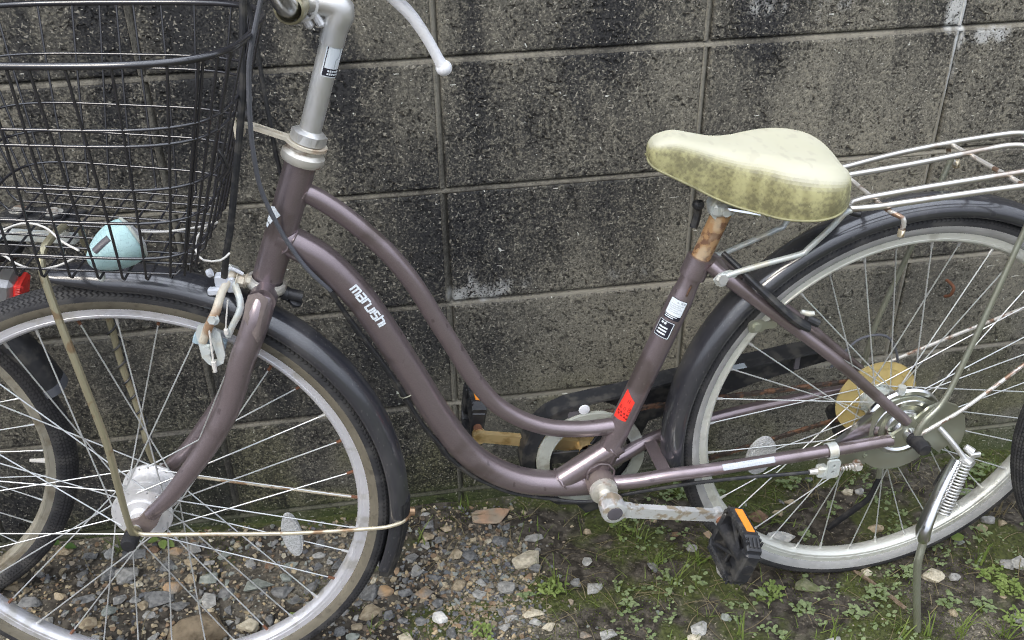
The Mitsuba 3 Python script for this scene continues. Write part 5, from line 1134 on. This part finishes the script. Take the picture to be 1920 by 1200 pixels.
def pedal(lab, c, y_in, y_out, tilt):
    """A cage pedal: long side along the axle (y), its chord turned by tilt about the axle."""
    p = numbered(f'{BIKE}__pedal'); labels[p] = {'label': lab}
    s = 1 if y_out > y_in else -1; L = abs(y_out - y_in); cx, cz = c
    ca, sa = math.cos(tilt), math.sin(tilt)
    def put_(m):
        m = tm(m); x, y, z = m.vertices.T                  # x thickness, y 0..L outwards, z chord
        return RB(trimesh.Trimesh(np.stack([cx + x * ca + z * sa, y_in + s * y, cz - x * sa + z * ca], -1), m.faces if s > 0 else m.faces[:, ::-1], process=False))
    rails = []
    for zs in (-1, 1):
        P = [(0, 2, zs * 26), (0, 10, zs * 36), (0, L * 0.72, zs * 36), (0, L - 6, zs * 25)]
        for q in range(3):
            A, B = np.array(P[q]), np.array(P[q + 1]); rails.append(hullpts([pt + np.array([x, 0, z]) for pt in (A, B) for x in (-11.5, 11.5) for z in (-3.5, 3.5)] + [pt + np.array([x, 0, z]) for pt in (A, B) for x in (-9, 9) for z in (-5, 5)]))
    obj(p, 'body', put_(rails + [rbox((0, 4, 0), (22, 8, 50), b=2), rbox((0, L - 7, 0), (24, 12, 50), b=3), tube([(0, 0, 0), (0, L - 8, 0)], [10.5, 8.0], 16), rbox((7.5, L * 0.46, 0), (3, L - 14, 62), b=1), rbox((0, L - 11, 0), (23, 20, 46), b=3), rbox((0, L * 0.45, 0), (5, 5, 68), b=1),
                      tube([(-2, 8, 30), (-2, L * 0.62, 6)], 3.2, 8), tube([(-2, 8, -30), (-2, L * 0.62, -6)], 3.2, 8)]), 'm_black', smooth=30)
    teeth = []
    for y in np.linspace(8, L - 14, 12):
        for xx in (-11, 11):
            for zs in (-1, 1): teeth.append(rbox((xx, y, zs * 36), (3, 3.2, 8), b=0.7))
    obj(p, 'teeth', put_(teeth), 'm_black', smooth=30, kind='stuff')
    for zs in (-1, 1):
        obj(p, 'reflector', put_(rbox((0.5, L * 0.40, zs * 41), (12.5, L * 0.50, 3.0), b=1)), 'm_orange', smooth=30)
        for k in range(3): obj(p, 'rib', put_(rbox((-6.5 + 6.5 * k, L * 0.82, zs * 34.5), (3.0, 15, 8), ax=[(1, 0, 0), (0, 0.87, -0.45 * zs), (0, 0.45 * zs, 0.87)], b=0.8)), 'm_black', smooth=30)
    obj(p, 'end_cap', put_(revolve([(L - 2, 0), (L - 2, 9), (L - 0.5, 8.5), (L, 7), (L, 0)], (0, 0, 0), (0, 1, 0), 20)), 'm_black_matt', smooth=30)
    obj(p, 'axle_end', RB(tube([(cx, y_in - s * 14, cz), (cx, y_in, cz)], [8, 6.5], 14)), 'm_nipple_rust', smooth=30)
    return p
pedal('near black pedal with an orange reflector', (-291, -88), -104, -196, 0.32)
pedal('far black pedal standing up against the wall', (-616, -14), 98, 188, 0.15)
ring = Point(-450, -58).buffer(84.5, quad_segs=32).difference(Point(-450, -58).buffer(65, quad_segs=24))
cr = bp('chainring', [xz(Point(-450, -58).buffer(80, quad_segs=32).difference(Point(-450, -58).buffer(60)), 3, 52)] + [rbox((-450 + 32 * math.cos(a), 53, -58 + 32 * math.sin(a)), (66, 5, 22), ax=[(math.cos(a), 0, math.sin(a)), (0, 1, 0), (-math.sin(a), 0, math.cos(a))], b=1.5) for a in (1.0, 1.0 + 2 * PI / 3, 1.0 + 4 * PI / 3)], 'm_black')
bp('guard_ring', [xz(ring, 3.5, 44), revolve([(46, 84), (50, 84.5), (50, 82)], (-450, 0, -58), (0, 1, 0), 64)], 'm_cream', parent=cr, label='cream plastic ring over the chainring')
GT = [(-556, -60), (-553, -30), (-540, 2), (-515, 26), (-485, 38), (-440, 44), (-390, 50), (-334, 61), (-260, 70), (-190, 76), (-125, 84), (-98, 86), (-76, 70), (-62, 46), (-100, 38), (-180, 20), (-270, -8), (-350, -28), (-362, -60), (-385, -110), (-420, -140), (-460, -152), (-500, -145), (-535, -116), (-552, -86)]
gp = Polygon(GT).buffer(0)
inner = Point(-450, -58).buffer(86)
strip2 = LineString(GT[:13]).buffer(2.0, cap_style=2)
low_ = LineString(GT[18:] + GT[:3]).buffer(2.0, cap_style=2)
guard = bp('chain_guard', [xz(gp.difference(Point(-450, -58).buffer(81)), 2.0, 80), xz(strip2, 34, 64), xz(low_, 30, 64), xz(gp.difference(inner).intersection(sbox(-560, -160, -455, 60)), 2.0, 50), xz(Polygon([(-452, -130), (-420, -138), (-418, -160), (-455, -170), (-470, -150)]), 24, 58)], 'm_black', smooth=25)
bp('rivet', revolve([(46, 8.5), (44.5, 8), (43.5, 4), (43.4, 0)], (-462, 0, 34), (0, 1, 0), 20), 'm_white_plastic', parent=guard)
bp('lip', [xz(rrect(-128, 50, -120, 76, 2), 3, 62), xz(rrect(-486, 14, -460, 30, 4), 3, 50)], 'm_slot', parent=guard)
bp('badge', rbox((-258, 48, 73.3), (88, 12, 1.2), ax=[(0.99, 0, 0.11), (0, 1, 0), (-0.11, 0, 0.99)], b=0.3), 'm_ink_grey', parent=guard)
ch = []
def run(A, B, n):
    A, B = np.array(A, float), np.array(B, float); d = (B - A) / n; u = d / np.linalg.norm(d)
    for k in range(n):
        ch.append(rbox(A + d * (k + 0.5), (np.linalg.norm(d) * 1.05, 6.5 if k % 2 else 4, 8.5), ax=[u, (0, 1, 0), np.cross(u, (0, 1, 0))], b=1.5))
run((-440, 52, 20), (2, 41, 30), 35); run((-440, 52, -137), (2, 41, -30), 36)
for k in range(14):
    a0 = PI / 2 + k * PI / 14; a1 = a0 + PI / 14
    run((-450 + 79 * math.cos(a0), 52, -58 + 79 * math.sin(a0)), (-450 + 79 * math.cos(a1), 52, -58 + 79 * math.sin(a1)), 1)
    b0, b1 = -PI / 2 + k * PI / 14, -PI / 2 + (k + 1) * PI / 14
    run((30 * math.cos(b0), 41, 30 * math.sin(b0)), (30 * math.cos(b1), 41, 30 * math.sin(b1)), 1)
bp('chain', ch, 'm_rust_dark', smooth=30, label='rusty chain')
bp('chain_tensioner', [rbox((-34, 66, -62), (30, 16, 62), ax=[(0.9, 0, 0.4), (0, 1, 0), (-0.4, 0, 0.9)], b=5), tube([(-51, 66, -38), (-51, 54, -36)], 7, 12)], 'm_black')
bp('cable_loop', tube([(-66, 62, 45), (-51, 62, 66), (-29, 64, 88), (-3, 66, 93), (20, 68, 88), (36, 68, 72), (50, 68, 40), (48, 68, 15)], 2.0, 8), 'm_grey_cable')

# --- kick stand
KS = f'{BIKE}__kickstand'; labels[KS] = {'label': 'chromed side stand with a coil spring, its foot on the soil'}
kp = Polygon([(-10, 12), (10, 22), (28, 40), (48, 48), (70, 38), (86, 18), (94, -8), (92, -30), (84, -44), (74, -30), (62, -40), (58, -76), (66, -104), (82, -100), (84, -60), (70, -50), (52, -34), (40, -18), (14, -10)]).buffer(2.5)
obj(KS, 'plate', RB(xz(kp, 4, -60)), 'm_zinc', smooth=30)
obj(KS, 'pivot', RB([tube([(52, -60, 2), (66, -76, -14), (84, -92, -38)], 4.2, 10), tube([(84, -86, -40), (90, -102, -42)], 7.5, 12), tube([(92, -76, -28), (100, -84, -34)], [5, 7], 10), rbox((104, -86, -38), (18, 6, 9), b=3)]), 'm_alu', smooth=30)
ax_k = np.array([-0.33, -0.25, -0.66]); 
obj(KS, 'arm', RB([tube([(74, -86, -42), (56, -97, -70), (40, -108, -96), (28, -117, -118), (20, -124, -138), (22, -127, -152)], [9, 11, 12, 14, 15, 12], 14, squash=((0.9, -0.2, -0.4), 0.62)), tube([(82, -84, -46), (66, -95, -72), (50, -106, -98), (40, -112, -112)], [7, 8, 8, 6], 12, squash=((0.9, -0.2, -0.4), 0.5))]), 'm_chrome', smooth=50)
obj(KS, 'sleeve', RB(tube([(72, -80, -60), (64, -84, -76), (52, -88, -92)], [9, 11, 9], 10, squash=((0.9, -0.2, -0.4), 0.6))), 'm_black', smooth=50)
obj(KS, 'leg', RB(tube([(23, -124, -140), (22, -128, -160), (17, -134, -182), (17, -136, -200), (24, -140, -250), (37, -146, -322), (38, -147, -332)], 5.9, 14)), 'm_zinc', smooth=50)
obj(KS, 'spring', RB(coil((82, -98, -40), (-34, -24, -74), 8.0, 1.55, 17, 84, 16)), 'm_alu', smooth=True)
bp('prop_leg', [tube([(30, 60, -40), (48, 60, -110), (57, 60, -165), (58, 60, -205)], [5, 5.5, 6, 5], 10, squash=((0, 1, 0), 0.5))], 'm_zinc')
bp('prop_foot', [tube([(58, 58, -195), (50, 62, -240), (26, 68, -272), (2, 72, -298), (-8, 74, -312)], [5, 6.5, 7.5, 7.5, 6], 10, squash=((0, 1, 0), 0.5))], 'm_black_matt')
# ------------------------------------------------------------------ lettering and stickers (thin prints on the tubes)
def word(strokes, h, slant=0.12, t=0.25):
    """Rounded square letters drawn as bent strokes; each letter a list of polylines in a unit-high box."""
    out, x = [], 0
    for L, w in strokes:
        g = unary_union([LineString(p).buffer(t / 2, cap_style=2, join_style=1, quad_segs=3) for p in L])
        from shapely import affinity
        g = affinity.affine_transform(g, [h, slant * h, 0, h, x * h, 0]); out.append(g); x += w + 0.30
    return unary_union(out)
m_ = ([[(0, 0), (0, 1), (0.95, 1), (0.95, 0)], [(0.48, 0), (0.48, 1)]], 0.95)
a_ = ([[(0, 1), (0.72, 1), (0.72, 0), (0, 0), (0, 0.52), (0.72, 0.52)]], 0.72)
r_ = ([[(0, 0), (0, 1), (0.55, 1)]], 0.42)
u_ = ([[(0, 1), (0, 0), (0.70, 0), (0.70, 1)]], 0.70)
i_ = ([[(0, 0), (0, 1)]], 0.0)
s_ = ([[(0.62, 1), (0, 1), (0, 0.52), (0.62, 0.52), (0.62, 0), (0, 0)]], 0.62)
h_ = ([[(0, 0), (0, 1.35)], [(0, 1), (0.66, 1), (0.66, 0)]], 0.66)
dm = TubeMap(DOWN, 19.3, phi0=0.42)
wd = word([m_, a_, r_, u_, i_, s_, h_, i_], 9.5)
w0 = flat(wd, 3); s_mid = dm.near((-762, 0, 279)); L_ = np.ptp(w0.vertices[:, 0])
w0.vertices *= [68.0 / L_, 1, 1]; w0.vertices += [s_mid - 34, -6, 0]
obj(down, 'lettering', RB(dm(w0)), 'm_white_sticker', smooth=False, label='white maker lettering on the down tube')
smp = TubeMap([seat_at(290), seat_at(-50)], 16.8, phi0=0.0)       # s runs down the tube, w towards the right
def put(parent, name, M, fr, poly, s, w, m, lift=0.35, lab=None, cell=3.0, **kw):
    if parent == seat and 'sR' not in globals(): poly = shrink(poly)
    f = flat(poly, cell); f.vertices += [s, w, 0]
    obj(parent, name, fr(M(f, lift)), m, smooth=False, label=lab, **kw)
sA = smp.near(seat_at(240))
def shrink(poly):
    from shapely import affinity
    return affinity.scale(poly, 0.66, 0.92, origin=(0, -9))
put(seat, 'sticker', smp, RB, rrect(0, -22, 40, 4, 2).union(rrect(30, -22, 47, 4, 3)), sA, 0, 'm_ink', 0.3)
put(seat, 'sticker', smp, RB, rrect(1, -21.5, 37, 3.2, 1.5), sA, 0, 'm_white_sticker', 0.45, 'white caution sticker with a black foot')
put(seat, 'print', smp, RB, unary_union([Polygon([(3, -9), (8.5, -11), (8.5, -7)]), sbox(3.5, -5, 8, -2), sbox(3.5, -1, 8, 2)] + [sbox(12 + 4.2 * k, -18, 13.4 + 4.2 * k, (1, -2, 0.5, -5, -1)[k]) for k in range(5)]), sA, 0, 'm_ink_grey', 0.6)
put(seat, 'print', smp, RB, unary_union([sbox(38.5, -20, 40.3, -2), sbox(42.2, -20, 44, -6)]), sA, 0, 'm_white_sticker', 0.6)
put(seat, 'sticker', smp, RB, rrect(52, -25, 92, 1, 3), sA, 0, 'm_ink', 0.3, 'black registration sticker with a white border')
put(seat, 'print', smp, RB, rrect(53.2, -24.5, 90.8, -0.2, 2.4).difference(rrect(54.4, -24.0, 89.6, -1.4, 1.8)), sA, 0, 'm_white_sticker', 0.5)
put(seat, 'print', smp, RB, unary_union([rrect(56.5, -20 + 4.6 * k, 61, -16.4 + 4.6 * k, 0.6) for k in range(2)] + [sbox(67 + 7 * k, -21 + 0.2 * q, 70.4 + 7 * k, -21 + 0.2 * q + 14) for k in range(3) for q in range(1)]), sA, 0, 'm_white_sticker', 0.5)
sR = smp.near(seat_at(90))
rp = Polygon([(0, -21), (13, -3), (47, -3), (49, -24), (37, -24)])
put(seat, 'sticker', smp, RB, rp.buffer(-1).buffer(1), sR - 4, -1, 'm_red_sticker', 0.4, 'bright red sticker with dark digits')
def digits(txt, h, s, w, step, up=False):
    ms = []
    for k, c_ in enumerate(txt):
        m = meshkit.text_mesh(c_, h, 0.15)
        v = np.array(m.vertices); v2 = np.stack([-v[:, 1], v[:, 0], v[:, 2]], -1)     # letters stand upright on the tube
        ms.append(trimesh.Trimesh(v2 + [s, w + k * step, 0], m.faces, process=False))
    return ms
for me in [digits('R', 5.5, 18, -14, 6), digits('668', 6.5, 31, -22, 6.3)]:
    obj(seat, 'print', RB([smp(trimesh.Trimesh(q.vertices + [sR - 4, 0, 0], q.faces, process=False), 0.75) for q in me]), 'm_ink_red', smooth=False)
put(seat, 'print', smp, RB, unary_union([sbox(34 + a, -22 + b, 37 + a, -19 + b) for a, b in ((0, 0), (4, 2), (0, 5), (5, 7), (0.5, 10), (5.5, 12), (1, 14.5), (7, 15.5))]), sR - 4, 0, 'm_ink_red', 0.75)
csm = TubeMap(NS, 9.3, phi0=0.75)
csm.P = csm.P.copy()
sC = csm.near((-281, 0, -25))
put(cs, 'sticker', csm, RB, rrect(0, -4.4, 76, 4.4, 1), sC, 0, 'm_label', 0.4, 'white model label on the chain stay')
put(cs, 'print', csm, RB, unary_union([sbox(30 + 3.6 * k, 1.6, 32.4 + 3.6 * k, 3.2) for k in range(6)] + [sbox(36 + 3.2 * k, -2.6, 37.6 + 3.2 * k, -0.4) for k in range(7)] + [sbox(9, -1.5, 11.5, 0.8), sbox(13.5, -1.5, 16, 0.8), sbox(22.4, -4.5, 22.9, 4.5)]), sC, 0, 'm_ink_grey', 0.6)
stm = TubeMap([S1, S0], 12.6, phi0=0.0)
sS = stm.near((318, 0, 611))
put(stem, 'sticker', stm, FB, rrect(0, -3, 42, 19, 2), sS, 0, 'm_white_sticker', 0.3, 'white warning sticker with a dark foot')
put(stem, 'print', stm, FB, rrect(1.2, -1.8, 41, 18.5, 1.6).difference(rrect(2.2, -0.8, 40, 18.5, 1)).union(rrect(32.5, -1.8, 41, 18.5, 1)), sS, 0, 'm_ink', 0.5)
put(stem, 'print', stm, FB, unary_union([sbox(34 + 3.4 * r, 3 + 2.6 * k, 36 + 3.4 * r, 4.9 + 2.6 * k) for r in range(2) for k in range(6)]), sS, 0, 'm_white_sticker', 0.65)
put(stem, 'print', stm, FB, LineString([(9, 3), (9, 12), (12, 14), (19, 13), (22, 10), (31, 10)]).buffer(0.5), sS, 0, 'm_ink_grey', 0.6)
hm = TubeMap([HT1, HT0], 18.6, phi0=0.0)
sH = hm.near((-856, 0, 410))
put(head, 'emblem', hm, RB, unary_union([Polygon([(-12, -15), (-6, -4), (2, -9), (1, -22), (-8, -24)]), Polygon([(3, -23), (3.5, -11), (11, -14), (10, -24)]), Polygon([(12, -23), (12, -16), (17, -17), (17, -22)])]), sH, -3, 'm_white_sticker', 0.4, 'white emblem on the head tube')

# ------------------------------------------------------------------ the lamp lying in the basket
LMP = thing('bicycle_lamp', 'pale turquoise egg shaped lamp lying in the wire basket', 'lamp')
lo_, ld = np.array([90.0, -86, 422]), np.array([-50.0, -34, -20.0])
LS = 0.87
obj(LMP, 'body', FB(revolve(spline([(0, 26), (3, 28.2), (8, 29.4), (16, 29.6), (26, 28), (37, 24.3), (47, 19), (55, 13), (60, 7.5), (61.8, 0.1)], 5) * LS, lo_, ld, 56)), 'm_lamp', smooth=70)
obj(LMP, 'lens_ring', FB(revolve(np.array([(-1.5, 25), (-2, 27), (-0.5, 28.6), (2.0, 28.9)]) * LS, lo_, ld, 40)), 'm_cream', smooth=40)
obj(LMP, 'lens', FB(revolve(np.array([(-9, 0), (-8.5, 8), (-6.5, 17), (-3.5, 23), (-1, 26.5)]) * LS, lo_, ld, 40)), 'm_clear_lens', smooth=40)
ldn = ld / np.linalg.norm(ld); sv = np.array([-0.1, -0.75, 0.66]); sv -= ldn * (sv @ ldn); sv /= np.linalg.norm(sv)
obj(LMP, 'switch', FB(tube([lo_ + (ldn * 27 + sv * 27.9) * LS, lo_ + (ldn * 38 + sv * 24.2) * LS, lo_ + (ldn * 48 + sv * 18.8) * LS], 4.0, 12, squash=(sv, 0.3))), 'm_slot', smooth=50, label='dark oblong switch')
obj(LMP, 'bracket', FB(rbox(lo_ + (-38, -14, -34), (7, 8, 20), b=2)), 'm_zinc_light')
obj(LMP, 'cord', FB(tube([(98, -86, 428), (120, -70, 420), (150, -40, 412), (162, -10, 404), (150, 10, 397), (140, -20, 393), (146, -60, 392), (158, -80, 388), (176, -78, 386), (186, -72, 392)], 1.3, 7)), 'm_white_wire', smooth=True)
obj(LMP, 'cord', FB(tube([(36, -102, 416), (12, -80, 418), (-16, -50, 424), (-44, -40, 426), (-76, -50, 418), (-110, -60, 412)], 1.3, 7)), 'm_white_wire', smooth=True)
obj(LMP, 'cord', FB(tube([(34, -104, 410), (10, -104, 400), (-16, -104, 398), (-36, -98, 404), (-54, -92, 414), (-84, -96, 412)], 1.3, 7)), 'm_white_wire', smooth=True)

# ------------------------------------------------------------------ the two neighbouring bicycles, of which only ends show
NB1 = Frame((-1.1190, -0.12, 0.308), axes(0.021, 0.0))
LB = thing('parked_bicycle', 'bicycle at the left edge showing only its black rear wheel and fender', 'bicycle')
def plain_wheel(par, fr, name, rimm, phase, spokes=True):
    w = f'{par}__{name}'
    obj(w, 'rim', fr(ring_sweep(rim_prof(), n=160)[0]), rimm, smooth=28)
    m, uv = ring_sweep(TY + [(-y, r) for y, r in TY[:-1][::-1]], n=220, closed=False)
    obj(w, 'tyre', fr(m), 'm_tyre', smooth=True, uv=uv)
    for side in (0, 1):
        for k in range(18):
            ra = phase + k * 20 + side * 10; ha = ra - (60 if k % 2 else -60)
            a = np.array([24 * math.cos(math.radians(ha)), (-28, 28)[side], 24 * math.sin(math.radians(ha))]); b = np.array([286 * math.cos(math.radians(ra)), 0, 286 * math.sin(math.radians(ra))])
            obj(w, 'spoke', fr(tube([a, b * 0.93 + a * 0.07, b], [1.05, 1.05, 2.0], 6, smooth=False)), 'm_spoke', smooth=True)
    obj(w, 'hub', fr(revolve([(-60, 5), (-33, 6), (-31, 27), (-28, 28), (-26, 16), (26, 16), (28, 28), (31, 27), (33, 6), (60, 5)], (0, 0, 0), (0, 1, 0), 24)), 'm_alu', smooth=30)
    obj(w, 'valve', fr(tube([(262 * math.cos(math.radians(phase - 14)), 0, 262 * math.sin(math.radians(phase - 14))), (288 * math.cos(math.radians(phase - 14)), 0, 288 * math.sin(math.radians(phase - 14)))], [2.5, 4.5], 8)), 'm_white_wire')
    return w
mat('m_rim_olive', dirty((0.34, 0.32, 0.26), (0.20, 0.17, 0.12), 0.8, 50), 0.5, 0.3)
plain_wheel(LB, NB1, 'rear_wheel', 'm_rim_olive', 4)
lf = obj(LB, 'rear_fender', NB1(ring_sweep(FPi, 15, 182, n=110)[0]), 'm_black', smooth=40)
obj(LB, 'fender_tip', NB1(ring_sweep([(y * 1.03, r + 0.6) for y, r in FPi], 13.8, 16.0, n=8)[0]), 'm_grey_cable', smooth=40)
obj(LB, 'fender_stay', NB1(tube([(0, -60, 0), (120, -54, 90), (215, -46, 168), (255, -36, 210), (268, -30, 224)], 2.8, 8)), 'm_grey_cable', smooth=True)
tax = [(0.80, 0, 0.60), (0, 1, 0), (-0.60, 0, 0.80)]
tl = obj(LB, 'tail_lamp', NB1([rbox((290, -10, 262), (70, 48, 42), ax=[(0.95, 0, -0.3), (0, 1, 0), (0.3, 0, 0.95)], b=8), hullpts([(262, y, 236) for y in (-14, 10)] + [(272, y, 222) for y in (-14, 10)] + [(300, y, 246) for y in (-20, 10)])]), 'm_silver_box', smooth=30)
obj(tl, 'lens', NB1(rbox((328, -10, 250), (13, 44, 36), ax=[(0.95, 0, -0.3), (0, 1, 0), (0.3, 0, 0.95)], b=4)), 'm_red_lens', smooth=30, label='red tail reflector')
obj(LB, 'carrier', NB1([tube([(-150, s, 412), (180, s, 418), (240, s * 0.6, 410), (250, 0, 408)], 4, 10) for s in (-55, 55)]), 'm_black', smooth=True)
obj(LB, 'lock', NB1([rbox((318, -22, 325), (70, 46, 40), b=14), tube([(350, -35, 338), (320, -48, 352), (270, -40, 342), (235, -20, 400)], 8, 12)]), 'm_black_matt', smooth=50, label='black rubber covered lock hanging at the carrier')
obj(LB, 'seat_stay', NB1([tube([(0, s * 62, 0), (-150, s * 50, 210), (-270, s * 25, 400)], 8, 12) for s in (-1, 1)]), 'm_black', smooth=True)
obj(LB, 'chain_stay', NB1([tube([(0, s * 62, 0), (-250, s * 45, -20), (-430, s * 22, -40)], 9, 12) for s in (-1, 1)]), 'm_black', smooth=True)
obj(LB, 'seat_tube', NB1(tube([(-430, 0, -50), (-265, 0, 420)], 16, 16)), 'm_black', smooth=True)
obj(LB, 'saddle', NB1(tube([(-340, 0, 470), (-260, 0, 472), (-190, 0, 470)], [22, 48, 70], 20, squash=((0, 0, 1), 0.42))), 'm_black_matt', smooth=60)

NB2 = Frame((0.906, -0.478, 0.308), axes(-0.4, 0.0))
RBK = thing('parked_bicycle', 'bicycle cut by the right edge, only a strip of its dusty black tyre in view', 'bicycle')
plain_wheel(RBK, NB2, 'front_wheel', 'm_rim', 3)
obj(RBK, 'fork', NB2([tube([(0, s * 52, 0), (60, s * 50, 90), (130, s * 44, 250), (170, s * 30, 345)], [8, 11, 14, 15], 14) for s in (-1, 1)] + [tube([(165, 0, 345), (235, 0, 520)], 17, 16), tube([(172, -32, 348), (172, 32, 348)], 15, 14)]), 'm_black', smooth=True)
obj(RBK, 'down_tube', NB2(tube([(190, 0, 410), (360, 0, 120), (600, 0, -40)], 18, 16)), 'm_black', smooth=True)
